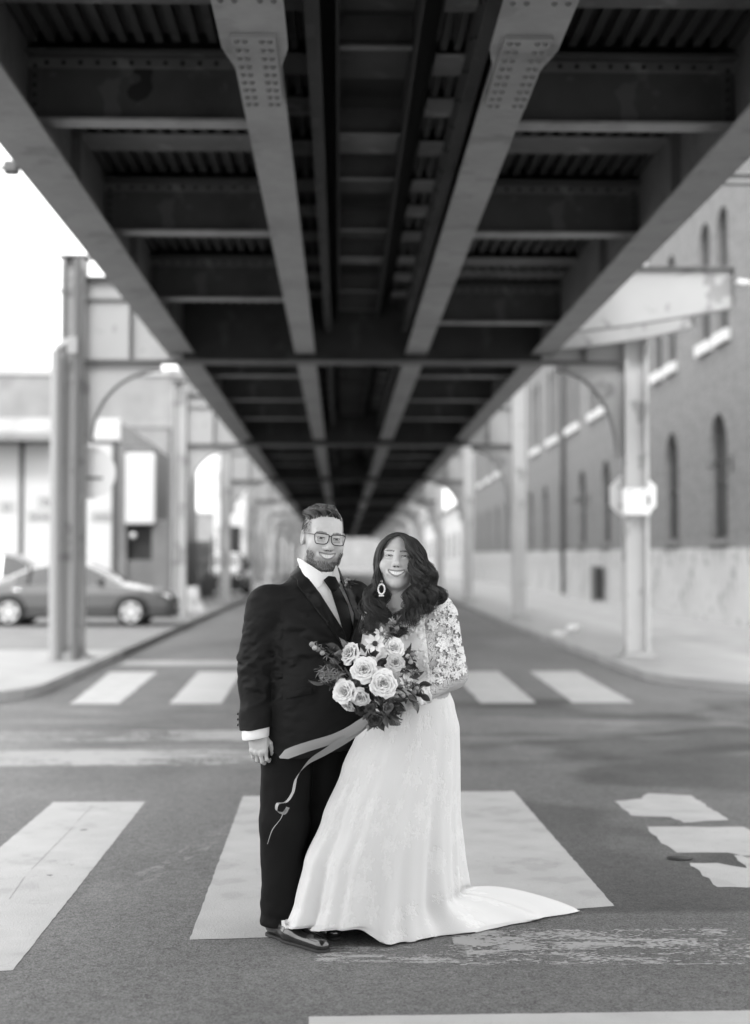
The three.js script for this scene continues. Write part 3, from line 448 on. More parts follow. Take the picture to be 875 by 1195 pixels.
// ---------------------------------------------------------------- parked cars
function makeCar(name, label, pos, turn, spec) {
  const c = thing(name, label, 'car', pos, turn, 'cars parked on the lot'), { paint, tall = 1, L = 4.5 } = spec, s = L / 4.5;
  // stations: x, beltline, top, half width, half width of the top
  const S = [[-2.25, 0.62, 0.7, 0.62, 0.56], [-2.2, 0.82, 0.92, 0.76, 0.66], [-2.0, 0.9, 1.0, 0.84, 0.7], [-1.6, 0.92, 1.04, 0.87, 0.7], [-1.25, 0.93, 1.2, 0.88, 0.62], [-0.9, 0.93, 1.34, 0.89, 0.58], [-0.5, 0.93, 1.41, 0.89, 0.57], [0.0, 0.92, 1.43, 0.89, 0.57], [0.35, 0.92, 1.38, 0.89, 0.57], [0.75, 0.91, 1.2, 0.89, 0.62], [1.15, 0.9, 0.98, 0.88, 0.7], [1.5, 0.84, 0.92, 0.87, 0.7], [1.9, 0.76, 0.84, 0.84, 0.68], [2.12, 0.68, 0.75, 0.78, 0.62], [2.25, 0.55, 0.62, 0.62, 0.52]].map(([x, b, t, w, wt]) => [x * s, 0.2 + (b - 0.2) * (t > 1.1 ? 1 : 1) * lerp(1, tall, 0.6), 0.2 + (t - 0.2) * tall, w, wt]);
  const ring = ([x, b, t, w, wt]) => [[0.19, w * 0.8], [0.26, w * 0.96], [0.45, w], [lerp(0.45, b, 0.6), w * 1.0], [b, w * 0.97], [t - 0.05, wt + 0.04], [t, wt * 0.82], [t + 0.015, wt * 0.4]].flatMap(([y, z]) => [[x, y, z]]);
  const half = S.map(ring), rings = half.map((r) => [...r.map((p) => p.slice()), ...r.slice().reverse().map(([x, y, z]) => [x, y, -z])]), n = rings[0].length;
  const acc = { body: [], glass: [], roof: [] };
  const put = (k, a, b2, c2, d) => acc[k].push(...a, ...b2, ...c2, ...a, ...c2, ...d);
  for (let i = 0; i < rings.length - 1; i++) for (let j = 0; j < n - 1; j++) {
    const side = j === 4 || j === n - 6, top = j >= 5 && j <= n - 7, k = (side && i >= 4 && i <= 8) || (top && (i === 8 || i === 9 || i === 3 || i === 4)) ? 'glass' : top && i >= 5 && i <= 7 ? 'roof' : 'body';
    put(k, rings[i][j], rings[i + 1][j], rings[i + 1][j + 1], rings[i][j + 1]);
  }
  for (const [r, f] of [[rings[0], 0], [rings.at(-1), 1]]) for (let j = 1; j < n - 1; j++) acc.body.push(...(f ? [...r[0], ...r[j + 1], ...r[j]] : [...r[0], ...r[j], ...r[j + 1]]));
  const toG = (arr) => { let g = new THREE.BufferGeometry(); g.setAttribute('position', new THREE.BufferAttribute(new Float32Array(arr), 3)); g.computeVertexNormals(); return g; };
  part('body', toG(acc.body), MP(paint, 0.3, { clearcoat: 1, clearcoatRoughness: 0.05, metalness: 0.3 }), c); part('roof', toG(acc.roof), MP(paint, 0.3, { clearcoat: 1, clearcoatRoughness: 0.05, metalness: 0.3 }), c); part('glazing', toG(acc.glass), MP(0.02, 0.05, { clearcoat: 1 }), c);
  for (const x of [-0.95, -0.1]) for (const d of [1, -1]) part('pillar', cyl(V(x * s, 0.95 * lerp(1, tall, 0.6), d * 0.885), V(x * s, (1.36 - 0.2) * tall + 0.2, d * 0.63), 0.03), mats.black, c);
  for (const x of [-1.36, 1.34]) for (const d of [1, -1]) {
    const w = new THREE.Group(); w.name = 'wheel'; w.position.set(x * s, 0.33, d * 0.84); c.add(w);
    part('tyre', new THREE.TorusGeometry(0.27, 0.065, 10, 28).scale(1, 1, 1.6), mats.rubber, w); part('arch', new THREE.TorusGeometry(0.37, 0.03, 6, 24, Math.PI).translate(0, 0, d * 0.04), mats.black, w);
    const sp = [new THREE.TorusGeometry(0.215, 0.02, 8, 28), new THREE.CylinderGeometry(0.06, 0.06, 0.04, 14).rotateX(Math.PI / 2)]; for (let k = 0; k < 5; k++) sp.push(new THREE.BoxGeometry(0.085, 0.2, 0.03).translate(0, 0.12, 0).rotateZ(k * Math.PI * 0.4)); part('rim', sp.map((g) => g.translate(0, 0, d * 0.07)), mats.zinc, w);
    part('hub_shade_disc', new THREE.CylinderGeometry(0.21, 0.21, 0.02, 20).rotateX(Math.PI / 2), mats.black, w);  // black disc paints in the shade between the spokes
  }
  for (const d of [1, -1]) { part('headlight', new THREE.SphereGeometry(1, 14, 10).scale(0.16 * s, 0.065, 0.1).translate(2.05 * s, 0.66 * lerp(1, tall, 0.5), d * 0.66), MP(0.8, 0.1, { clearcoat: 1 }), c); part('fog_light', new THREE.SphereGeometry(1, 12, 8).scale(0.07, 0.07, 0.07).translate(2.17 * s, 0.4, d * 0.58), MP(0.7, 0.1, { clearcoat: 1 }), c); part('mirror', new THREE.SphereGeometry(1, 12, 8).scale(0.09, 0.07, 0.1).translate(0.68 * s, 1.0 * lerp(1, tall, 0.6), d * 0.96), mats.black, c); part('tail_light', new THREE.SphereGeometry(1, 12, 8).scale(0.06, 0.08, 0.18).translate(-2.2 * s, 0.78, d * 0.55), M(0.12, 0.2), c); part('door_handle', [rbx(0.2, 0.03, 0.03, 0.01, -0.3 * s, 0.82, d * 0.9), rbx(0.2, 0.03, 0.03, 0.01, -1.2 * s, 0.82, d * 0.885)], mats.chrome, c); }
  part('grille', [rbx(0.04, 0.18, 0.8, 0.015, 2.24 * s, 0.44, 0), rbx(0.04, 0.1, 0.7, 0.015, 2.25 * s, 0.29, 0)], mats.black, c); part('licence_plate', rbx(0.02, 0.11, 0.34, 0.005, 2.275 * s, 0.45, 0), mats.panelWhite, c);
  part('sill_trim', [1, -1].map((d) => rbx(2.1 * s, 0.08, 0.04, 0.015, 0, 0.24, d * 0.87)), mats.black, c);
  return c;
}
const lotY = (Z) => gy(Z) + 0.105;
makeCar('parked_sedan', 'dark grey sedan in side view behind the left column', [-6.0, lotY(33.5), -33.5], 0, { paint: 0.09, L: 4.5 });
makeCar('parked_hatchback', 'tall silver hatchback partly hidden behind the grey sedan', [-9.3, lotY(41), -41], 0, { paint: 0.3, tall: 1.2, L: 4.2 });
makeCar('parked_suv', 'black sport utility vehicle facing the street beyond the lot', [-4.75, lotY(61), -61], -Math.PI / 2, { paint: 0.02, tall: 1.25, L: 4.6 });
// ---------------------------------------------------------------- figures: distance fields meshed into continuous surfaces
const hyp = Math.hypot, abs = Math.abs, mn = Math.min, mx = Math.max;
const smin = (a, b, k) => { const h = mx(k - abs(a - b), 0) / k; return mn(a, b) - h * h * k * 0.25; };
const smax = (a, b, k) => -smin(-a, -b, k);
const sph = (x, y, z, r) => Math.sqrt(x * x + y * y + z * z) - r;
const ell = (x, y, z, a, b, c) => { const k0 = hyp(x / a, y / b, z / c), k1 = hyp(x / (a * a), y / (b * b), z / (c * c)); return k1 < 1e-9 ? -mn(a, b, c) : (k0 * (k0 - 1)) / k1; };
function cap(x, y, z, a, b, ra, rb) {
  const bx_ = b[0] - a[0], by = b[1] - a[1], bz = b[2] - a[2], px = x - a[0], py = y - a[1], pz = z - a[2];
  const t = clamp((px * bx_ + py * by + pz * bz) / (bx_ * bx_ + by * by + bz * bz)); const dx = px - bx_ * t, dy = py - by * t, dz = pz - bz * t;
  return Math.sqrt(dx * dx + dy * dy + dz * dz) - lerp(ra, rb, t);
}
function sdPoly(P, x, y) {
  let d = Infinity, s = 1;
  for (let i = 0, j = P.length - 1; i < P.length; j = i++) {
    const [ix, iy] = P[i], [jx, jy] = P[j], ex = jx - ix, ey = jy - iy, wx = x - ix, wy = y - iy, t = clamp((wx * ex + wy * ey) / (ex * ex + ey * ey)), bx_ = wx - ex * t, by = wy - ey * t;
    d = mn(d, bx_ * bx_ + by * by);
    const c1 = y >= iy, c2 = y < jy, c3 = ex * wy > ey * wx; if ((c1 && c2 && c3) || (!c1 && !c2 && !c3)) s = -s;
  }
  return s * Math.sqrt(d);
}
function nets(f, lo, hi, cell, color) {
  const n = [0, 1, 2].map((i) => Math.ceil((hi[i] - lo[i]) / cell) + 1), [nx, ny, nz] = n, val = new Float32Array(nx * ny * nz), B = 4;
  for (let k = 0; k < nz; k += B) for (let j = 0; j < ny; j += B) for (let i = 0; i < nx; i += B) {
    const c = f(lo[0] + (i + 1.5) * cell, lo[1] + (j + 1.5) * cell, lo[2] + (k + 1.5) * cell), skip = abs(c) > cell * 7.5;
    for (let kk = k; kk < mn(k + B, nz); kk++) for (let jj = j; jj < mn(j + B, ny); jj++) for (let ii = i; ii < mn(i + B, nx); ii++)
      val[(kk * ny + jj) * nx + ii] = skip ? c : f(lo[0] + ii * cell, lo[1] + jj * cell, lo[2] + kk * cell);
  }
  const id = new Int32Array(nx * ny * nz).fill(-1), P = [], I = [], ed = [[0, 1], [2, 3], [4, 5], [6, 7], [0, 2], [1, 3], [4, 6], [5, 7], [0, 4], [1, 5], [2, 6], [3, 7]], v = new Float32Array(8);
  for (let k = 0; k < nz - 1; k++) for (let j = 0; j < ny - 1; j++) for (let i = 0; i < nx - 1; i++) {
    const o = (k * ny + j) * nx + i; let m = 0;
    for (let c = 0; c < 8; c++) { v[c] = val[o + (c & 1) + ((c >> 1) & 1) * nx + (c >> 2) * nx * ny]; if (v[c] < 0) m |= 1 << c; }
    if (m === 0 || m === 255) continue;
    let x = 0, y = 0, z = 0, q = 0;
    for (const [a, b] of ed) if ((v[a] < 0) !== (v[b] < 0)) { const t = v[a] / (v[a] - v[b]); x += lerp(a & 1, b & 1, t); y += lerp((a >> 1) & 1, (b >> 1) & 1, t); z += lerp(a >> 2, b >> 2, t); q++; }
    id[o] = P.length / 3; P.push(lo[0] + (i + x / q) * cell, lo[1] + (j + y / q) * cell, lo[2] + (k + z / q) * cell);
  }
  const sx = 1, sy = nx, sz = nx * ny;
  for (let k = 1; k < nz - 1; k++) for (let j = 1; j < ny - 1; j++) for (let i = 1; i < nx - 1; i++) {
    const o = (k * ny + j) * nx + i, s0 = val[o] < 0;
    for (const [st, u, w] of [[sx, sy, sz], [sy, sz, sx], [sz, sx, sy]]) {
      if (s0 === val[o + st] < 0) continue;
      const a = id[o], b = id[o - u], c = id[o - u - w], d = id[o - w]; if (a < 0 || b < 0 || c < 0 || d < 0) continue;
      if (s0) I.push(a, b, c, a, c, d); else I.push(a, c, b, a, d, c);
    }
  }
  const N = new Float32Array(P.length), e = cell * 0.6, C = color ? new Float32Array(P.length) : null;
  for (let i = 0; i < P.length; i += 3) {
    const x = P[i], y = P[i + 1], z = P[i + 2]; let a = f(x + e, y, z) - f(x - e, y, z), b = f(x, y + e, z) - f(x, y - e, z), c = f(x, y, z + e) - f(x, y, z - e); const l = hyp(a, b, c) || 1;
    N[i] = a / l; N[i + 1] = b / l; N[i + 2] = c / l; if (C) { const g = color(x, y, z); C[i] = C[i + 1] = C[i + 2] = g; }
  }
  const g = new THREE.BufferGeometry(); g.setAttribute('position', new THREE.BufferAttribute(new Float32Array(P), 3)); g.setAttribute('normal', new THREE.BufferAttribute(N, 3)); g.setIndex(I);
  if (C) g.setAttribute('color', new THREE.BufferAttribute(C, 3));
  return g;
}
function joinColored(list) { // indexed geometries with position, normal, color
  return mergeGeometries(list.map((g) => { for (const k of Object.keys(g.attributes)) if (!['position', 'normal', 'color'].includes(k)) g.deleteAttribute(k); return g; }));
}
// strands: tapered three-sided tubes along points, gathered into one geometry
class Strands {
  constructor() { this.p = []; this.n = []; this.i = []; this.c = []; }
  add(pts, r0, r1, col, sides = 3, flat = 1) {
    const base = this.p.length / 3, m = pts.length; let up = V(0.3, 0.2, 1);
    for (let k = 0; k < m; k++) {
      const a = pts[mx(k - 1, 0)], b = pts[mn(k + 1, m - 1)], t = b.clone().sub(a).normalize(), s = t.clone().cross(up).normalize(), q = s.clone().cross(t); const u = k / (m - 1), r = lerp(r0, r1, u * u);
      for (let j = 0; j < sides; j++) { const an = (j / sides) * Math.PI * 2, n = s.clone().multiplyScalar(Math.cos(an)).addScaledVector(q, Math.sin(an) * flat); this.p.push(pts[k].x + n.x * r, pts[k].y + n.y * r, pts[k].z + n.z * r); n.normalize(); this.n.push(n.x, n.y, n.z); this.c.push(col, col, col); }
      if (k) for (let j = 0; j < sides; j++) { const A = base + (k - 1) * sides + j, B = base + (k - 1) * sides + ((j + 1) % sides); this.i.push(A, B + sides, B, A, A + sides, B + sides); }
    }
  }
  geo() { const g = new THREE.BufferGeometry(); for (const [k, a] of [['position', this.p], ['normal', this.n], ['color', this.c]]) g.setAttribute(k, new THREE.BufferAttribute(new Float32Array(a), 3)); g.setIndex(this.i); return g; }
}
const A3 = (px, py, Z) => at(px, py, Z).toArray();
const vmat = (roughness, o = {}) => new THREE.MeshPhysicalMaterial({ color: 0xffffff, vertexColors: true, roughness, ...o });
const skinMat = vmat(0.5, { sheen: 0.2, sheenColor: grey(0.5), sheenRoughness: 0.6 });

// ---- head, in its own frame: origin between the ears at eye height, z forward
function headField(m) {
  return (x, y, z) => {
    const ax = abs(x);
    let d = m ? ell(x, y - 0.033, z + 0.022, 0.077, 0.088, 0.094) : ell(x, y - 0.027, z + 0.022, 0.074, 0.077, 0.092);
    d = smin(d, ell(x, y + 0.03, z - 0.016, m ? 0.066 : 0.061, 0.086, 0.07), 0.03);
    d = smin(d, ell(x, y + (m ? 0.078 : 0.08), z - 0.026, m ? 0.06 : 0.05, 0.04, 0.05), 0.03);
    d = smin(d, ell(x, y + 0.104, z - 0.058, m ? 0.028 : 0.022, 0.018, 0.02), 0.025);
    d = smin(d, sph(ax - 0.042, y + 0.036, z - 0.054, 0.026), 0.02);
    d = smin(d, cap(ax, y, z, [0.0, 0.017, 0.079], [0.042, 0.02, 0.064], m ? 0.011 : 0.008, 0.009), 0.018);
    d = smax(d, -sph(ax - 0.031, y - 0.001, z - 0.1, 0.0175), 0.016);
    d = smin(d, ell(ax - 0.031, y + 0.001, z - 0.0715, 0.0145, 0.0125, 0.0125), 0.004);
    d = smin(d, cap(ax - 0.031, y, z, [-0.012, -0.009, 0.079], [0.013, -0.008, 0.074], 0.0035, 0.003), 0.006);
    d = smin(d, cap(ax - 0.031, y, z, [-0.013, 0.0065, 0.082], [0.015, 0.005, 0.074], 0.0032, 0.0025), 0.005);
    d = smin(d, cap(x, y, z, [0, 0.012, 0.079], [0, -0.03, 0.103], 0.008, 0.0105), 0.016);
    d = smin(d, sph(x, y + 0.034, z - 0.104, m ? 0.0125 : 0.0105), 0.008);
    d = smin(d, sph(ax - (m ? 0.013 : 0.0105), y + 0.037, z - 0.092, m ? 0.009 : 0.0072), 0.008);
    d = smax(d, -ell(ax - 0.0065, y + 0.0445, z - 0.1, 0.0042, 0.003, 0.006), 0.003);
    d = smin(d, ell(x, y + 0.067, z - 0.076, 0.037, 0.018, 0.0155), 0.012);
    const t = x / 0.033, yu = -0.0602 + 0.0065 * t * t, yl = -0.0748 + 0.0195 * t * t;
    d = smin(d, cap(ax, y, z, [0, yl - 0.0035, 0.0885], [0.023, yl - 0.002, 0.08], 0.0038, 0.0026), 0.004);
    d = smin(d, cap(ax, y, z, [0, yu + 0.0025, 0.0895], [0.024, yu + 0.002, 0.08], 0.003, 0.0022), 0.004);
    d = mx(d, -mx(ax - 0.032, y - yu, yl - y, 0.0845 - 8 * x * x - z));
    d = smin(d, mx(ell(ax - 0.079, y + 0.006, z + 0.012, 0.0095, 0.031, 0.02), -ell(ax - 0.088, y + 0.004, z + 0.004, 0.008, 0.02, 0.011)), 0.006);
    d = smin(d, cap(x, y, z, [0, -0.06, -0.018], [0, -0.19, -0.035], m ? 0.06 : 0.048, m ? 0.064 : 0.05), 0.03);
    return d;
  };
}
function headColor(m) {
  const skin = m ? 0.5 : 0.54;
  return (x, y, z) => {
    const ax = abs(x), nz = fbm(x * 90, y * 90, z * 90, 2) - 0.5; let c = skin * (1 + 0.14 * nz);
    if (z > 0.045) {
      const t = x / 0.033, yu = -0.0602 + 0.0065 * t * t, yl = -0.0748 + 0.0195 * t * t;
      if (ax < 0.037 && y < yu + 0.005 && y > yl - 0.007) c = lerp(c, m ? 0.32 : 0.27, sstep(0.037, 0.031, ax));
      if (ax < 0.0325 && y < yu - 0.0002 && y > yl + 0.0002) c = ax > 0.029 ? 0.06 : 0.86 * (abs(((x + 0.5) / 0.0072) % 1 - 0.5) < 0.05 ? 0.8 : 1);
      // eyes: narrowed by the smile; lashes, iris, white
      const ex = ax - 0.031, ey = y - 0.0005 + ex * ex * 14;
      if (abs(ex) < 0.0145 && z > 0.07) {
        const open = m ? 0.0026 : 0.0022;
        if (abs(ey) < open) c = hyp(ex, ey * 1.2) < 0.0052 ? 0.03 : 0.42; else if (ey > 0 && ey < open + 0.0026) c = 0.045; else if (ey < 0 && ey > -open - 0.0012) c = 0.16;
      }
      const by = 0.0215 + (ax - 0.03) * 0.06 - (ax - 0.03) ** 2 * 5; if (ax > 0.011 && ax < 0.05 && abs(y - by) < (m ? 0.0042 : 0.0032) * (1 - 0.5 * sstep(0.035, 0.05, ax))) c = lerp(c, m ? 0.11 : 0.07, 0.75 + 0.35 * nz * 2);
      if (hyp(ax - 0.0065, (y + 0.0445) * 1.4) < 0.0042 && z > 0.09) c = 0.08;
    }
    if (m) { // short full beard and clipped sides: hair on the skin
      const g = fbm(x * 260, y * 200, z * 260, 2);
      let b = sstep(-0.06, -0.092, y) * sstep(0.0, 0.03, z + 0.02 + ax * 0.4) * (1 - 0.4 * sstep(0.03, 0.012, ax) * sstep(-0.1, -0.085, y));
      b = mx(b, sstep(0.044, 0.056, ax) * sstep(-0.015, -0.045, y) * sstep(-0.028, -0.005, z) * (1 - sstep(0.055, 0.075, z)));
      b = mx(b, 0.75 * sstep(0.033, 0.026, ax) * sstep(-0.0515, -0.0545, y) * sstep(-0.0615, -0.057, y) * (z > 0.06 ? 1 : 0));
      b = mx(b, 0.8 * sstep(0.032, 0.026, abs(ax - 0.012)) * sstep(-0.108, -0.118, y));
      if (y < -0.125) b *= sstep(-0.15, -0.13, y);
      c = lerp(c, 0.085, clamp(b * (0.62 + 0.7 * (g - 0.5))) * 0.66);
      const sideH = sstep(0.058, 0.066, ax) * sstep(0.0, 0.02, y) * (z < 0.05 ? 1 : 0); c = lerp(c, 0.12, sideH * (0.75 + 0.6 * (g - 0.5)));
      if (z < -0.03 && y > -0.06 && ax < 0.076) c = lerp(c, 0.1, 0.85);
    }
    return c;
  };
}
const headFrame = (pos, yaw, pitch, roll, s) => new THREE.Matrix4().compose(pos, new THREE.Quaternion().setFromEuler(new THREE.Euler(pitch, yaw, roll, 'ZYX')), V(s, s, s));
function headGeo(m, frame) { return nets(headField(m), [-0.1, -0.2, -0.135], [0.1, 0.14, 0.135], 0.0022, headColor(m)).applyMatrix4(frame); }

// ---- a hand in its own frame: wrist at the origin, fingers along -y, back of the hand towards +z, thumb side +x (side = 1) or -x
function handField(side, curl, spread, thumbIn) {
  const chains = [];
  const base = [[0.03, -0.088, 0.0, 0.07, 0.0085], [0.01, -0.094, 0.003, 0.078, 0.009], [-0.011, -0.09, 0.002, 0.072, 0.0085], [-0.03, -0.082, -0.002, 0.058, 0.0078]];
  base.forEach(([x, y, z, L, r], i) => {
    let p = [x * side, y, z], a = 0; const seg = [0.46, 0.3, 0.24]; const pts = [p];
    for (let k = 0; k < 3; k++) { a += curl[k] * (1 + 0.08 * i); const l = L * seg[k]; p = [p[0] + side * (1.5 - i) * spread * l, p[1] - l * Math.cos(a), p[2] - l * Math.sin(a)]; pts.push(p); }
    chains.push([pts, r]);
  });
  const th = [[0.028 * side, -0.028, -0.006], [0.046 * side, -0.056, -0.014 - thumbIn * 0.01], [0.046 * side, -0.084, -0.022 - thumbIn * 0.02], [0.04 * side, -0.104, -0.028 - thumbIn * 0.03]];
  chains.push([th, 0.0105]);
  return (x, y, z) => {
    let d = cap(x, y, z, [0, 0.06, 0], [0, -0.01, 0], 0.031, 0.028);
    d = smin(d, ell(x, y + 0.052, z + 0.002, 0.042, 0.05, 0.016), 0.025);
    d = smin(d, cap(x, y, z, [0.028 * side, -0.03, -0.006], [0.03 * side, -0.08, 0], 0.012, 0.01), 0.015);
    for (const [pts, r] of chains) { let f = 1e9; for (let k = 0; k < 3; k++) f = smin(f, cap(x, y, z, pts[k], pts[k + 1], r * (1 - 0.1 * k), r * (0.9 - 0.1 * k)), 0.004); d = smin(d, f, 0.006); }
    for (const [bx_, by, bz] of base) d = smin(d, sph(x - bx_ * side, y - by, z - bz - 0.002, 0.0095), 0.01);
    return d;
  };
}
function handGeo(frame, side, curl, spread, thumbIn, tone) {
  return nets(handField(side, curl, spread, thumbIn), [-0.075, -0.19, -0.1], [0.075, 0.07, 0.05], 0.003, (x, y, z) => tone * (1 + 0.12 * (fbm(x * 80, y * 80, z * 80, 2) - 0.5))).applyMatrix4(frame);
}
const profile = (rows) => (y) => { // rows [y, ...values] from low to high, smoothly joined
  if (y <= rows[0][0]) return rows[0]; const n = rows.length; if (y >= rows[n - 1][0]) return rows[n - 1];
  let i = 0; while (rows[i + 1][0] < y) i++; const t = sstep(0, 1, (y - rows[i][0]) / (rows[i + 1][0] - rows[i][0])) * 0.5 + 0.5 * (y - rows[i][0]) / (rows[i + 1][0] - rows[i][0]);
  return rows[i].map((v, k) => lerp(v, rows[i + 1][k], t));
};
// ---------------------------------------------------------------- the groom
{
  const person = thing('person', 'bearded man in glasses and dark suit standing beside the woman in white', 'person', [0, 0, 0]);
  const Zg = 6.17, yaw = 0.5, sn = Math.sin(yaw), cs = Math.cos(yaw), X = (px, Z = Zg) => at(px, 666, Z).x, G = (px, py, dz = 0) => A3(px, py, Zg - dz);
  const zc = -Zg;
  const P = profile([[0.66, X(364), 0.225, 0.185], [0.95, X(369), 0.24, 0.205], [1.13, X(369), 0.238, 0.195], [1.29, X(366), 0.235, 0.165], [1.395, X(365), 0.215, 0.125], [1.47, X(368), 0.12, 0.095], [1.53, X(371), 0.08, 0.08]]);
  const torso = (x, y, z, off) => { const [, cx, rx, rz] = P(y), dx = x - cx, dz = z - zc, lx = dx * cs - dz * sn, lz = dx * sn + dz * cs; return mx((hyp(lx / rx, lz / rz) - 1) * mn(rx, rz), y - 1.52, 0.6 - y) - off; };
  // arms: shoulder, elbow, wrist
  const sR = G(309, 706, 0.1), eR = G(300, 772, 0.1), wR = G(298, 858, 0.16), sL = G(414, 702, -0.1), eL = [X(430), 1.12, zc - 0.2], wL = [X(462), 1.06, zc - 0.06];
  const wrinkle = (x, y, z) => { const n = fbm(x * 9 + y * 5, y * 16 - x * 6, z * 9, 3) - 0.5, e = Math.exp(-(((y - 1.12) / 0.09) ** 2)) * (x < X(332) ? 1 : 0.3); const pull = hyp(x - X(402), (y - 1.2) * 0.8), ang = Math.atan2(y - 1.2, x - X(402)), fold = x > X(330) && z > zc ? 0.0045 * Math.sin(ang * 11 + 6 * n) * sstep(0.03, 0.1, pull) * sstep(0.34, 0.16, pull) : 0, slv = x < X(332) ? 0.004 * Math.sin(y * 42 - x * 55 + 9 * n + 1) * sstep(0.86, 1.0, y) * sstep(1.36, 1.22, y) : 0; return 0.017 * n + e * 0.0024 * Math.sin(y * 95 + x * 70 + 14 * n) + fold + slv; };
  const coat = (x, y, z) => {
    let d = torso(x, y, z, 0);
    d = smin(d, cap(x, y, z, [sR[0] + 0.05, sR[1] + 0.01, sR[2]], [sL[0] - 0.03, sL[1] + 0.005, sL[2]], 0.07, 0.07), 0.05);
    let a = smin(cap(x, y, z, sR, eR, 0.077, 0.076), cap(x, y, z, eR, wR, 0.076, 0.066), 0.03); a = mx(a, (0.862 + (x - X(298)) * 0.16) - y);
    d = smin(d, a, lerp(0.012, 0.05, sstep(1.2, 1.38, y)));
    d = smin(d, smin(cap(x, y, z, sL, eL, 0.084, 0.075), cap(x, y, z, eL, wL, 0.075, 0.06), 0.03), 0.05);
    return d + wrinkle(x, y, z);
  };
  const poly = (l, Z = 6.0) => l.map(([px, py]) => { const q = at(px, py, Z); return [q.x, q.y]; });
  const vee = poly([[343, 640], [346, 655], [372, 692], [399, 744], [407, 752], [412, 742], [413.5, 716], [391, 663], [391, 640]]);
  const hem = poly([[250, 842], [316, 876], [326, 884], [352, 885], [380, 879], [420, 876], [470, 870], [470, 640], [250, 640]]);
  const neckHole = (x, y, z) => cap(x, y, z, [X(370), 1.42, zc + 0.02], [X(374), 1.7, zc + 0.05], 0.083, 0.09);
  const shellVee = (x, y, z) => (z > zc ? sdPoly(vee, x, y) : 1);
  const jacket = (x, y, z) => { let d = coat(x, y, z); d = mx(d, -shellVee(x, y, z)); if (z > zc - 0.05 && y < 1.0 && x > X(318)) d = mx(d, sdPoly(hem, x, y)); return mx(d, 0.735 - y, -neckHole(x, y, z)); };
  const box = [[-0.52, 0.66, zc - 0.36], [0.36, 1.62, zc + 0.34]];
  const cloth = greyTex(256, (u, v, x, y) => 0.5 + 0.5 * (hash3(x, y, 8) - 0.5), { data: true });
  const suit = MP(0.0085, 0.7, { specularIntensity: 0.4 });
  part('jacket', nets(jacket, ...box, 0.0055), suit, person);
  const lapel = (pl, off) => (x, y, z) => mx(coat(x, y, z) - off, -(coat(x, y, z) + 0.01), sdPoly(pl, x, y), zc + 0.02 - z);
  const lapL = poly([[345, 652], [336, 667], [337, 672], [346, 677], [347, 684], [372, 716], [400, 754], [405, 750], [402, 738], [374, 694], [347, 658]]), lapR = poly([[391, 661], [402, 664], [416, 682], [423, 704], [420, 722], [411, 748], [407, 751], [412, 738], [413, 717]]);
  for (const pl of [lapL, lapR]) part('lapel', nets(lapel(pl, 0.011), [-0.24, 1.15, zc], [0.14, 1.6, zc + 0.3], 0.004), MP(0.006, 0.5, { specularIntensity: 0.5 }), person);
  part('pocket_flap', nets(lapel(poly([[333, 806], [364, 800], [365, 809], [334, 815]]), 0.007), [-0.3, 0.9, zc], [0.0, 1.1, zc + 0.34], 0.004), suit, person);
  for (let i = 0; i < 3; i++) { const q = at(277.4, 833 + i * 6.5, Zg - 0.14); part('button', new THREE.SphereGeometry(0.006, 10, 6).scale(0.6, 1, 1).translate(q.x, q.y, q.z), mats.black, person); }
  { const q = at(404, 757, 5.955); part('button', new THREE.CylinderGeometry(0.009, 0.009, 0.005, 14).rotateX(1.4).rotateY(0.6).translate(q.x, q.y, q.z + 0.01), mats.black, person); }
  // shirt, collar, cuff
  const shirtF = (x, y, z) => {
    let d = mx(torso(x, y, z, -0.006), 0.95 - y, y - 1.46, sdPoly(vee, x, y) - 0.012, zc - z); d = smin(d, mx(neckHole(x, y, z) + 0.004, 1.4 - y, y - (1.535 - (z - zc) * 0.25 - (x - X(371)) * 0.12)), 0.03);
    return mx(d, -(neckHole(x, y, z) + 0.013));
  };
  part('shirt', nets(shirtF, [-0.36, 0.92, zc - 0.24], [0.14, 1.62, zc + 0.26], 0.005), M(0.93, 0.8), person);
  const collarF = (pl) => (x, y, z) => { const s = smin(neckHole(x, y, z) + 0.002, torso(x, y, z, -0.008), 0.03); return mx(s - 0.006, -(s + 0.006), sdPoly(pl, x, y), zc - z); };
  for (const pl of [poly([[344, 650], [350, 652], [383, 673], [368, 690], [352, 668]]), poly([[391, 660], [393, 660], [398, 678], [394, 684], [386, 674]])]) part('collar', nets(collarF(pl), [-0.24, 1.36, zc], [0.04, 1.62, zc + 0.26], 0.003), M(0.87, 0.8), person);
  part('cuff', nets((x, y, z) => mx(cap(x, y, z, eR, wR, 0.062, 0.056), 0.822 + (x - X(298)) * 0.16 - y, y - 0.9, -(cap(x, y, z, eR, wR, 0.05, 0.047))), [-0.5, 0.78, zc - 0.0], [-0.22, 0.93, zc + 0.3], 0.004), M(0.8, 0.8), person);
  // tie
  const tieF = (pl, o) => (x, y, z) => { const s = mx(torso(x, y, z, -0.006), y - 1.47), f = smin(s, neckHole(x, y, z) + 0.004, 0.03); return mx(f - o, -(f + 0.004), sdPoly(pl, x, y), zc - z); };
  part('tie', [nets(tieF(poly([[385, 687], [395, 684], [406, 706], [413, 735], [411, 752], [403, 748], [396, 722]]), 0.009), [-0.1, 1.12, zc], [0.12, 1.5, zc + 0.3], 0.0035)], MP(0.008, 0.5, { specularIntensity: 0.5 }), person);
  part('tie_knot', nets(tieF(poly([[377, 677], [383, 672], [391, 673], [397, 684], [392, 690], [386, 690]]), 0.02), [-0.12, 1.38, zc], [0.06, 1.54, zc + 0.3], 0.0035), MP(0.008, 0.5, { specularIntensity: 0.5 }), person);
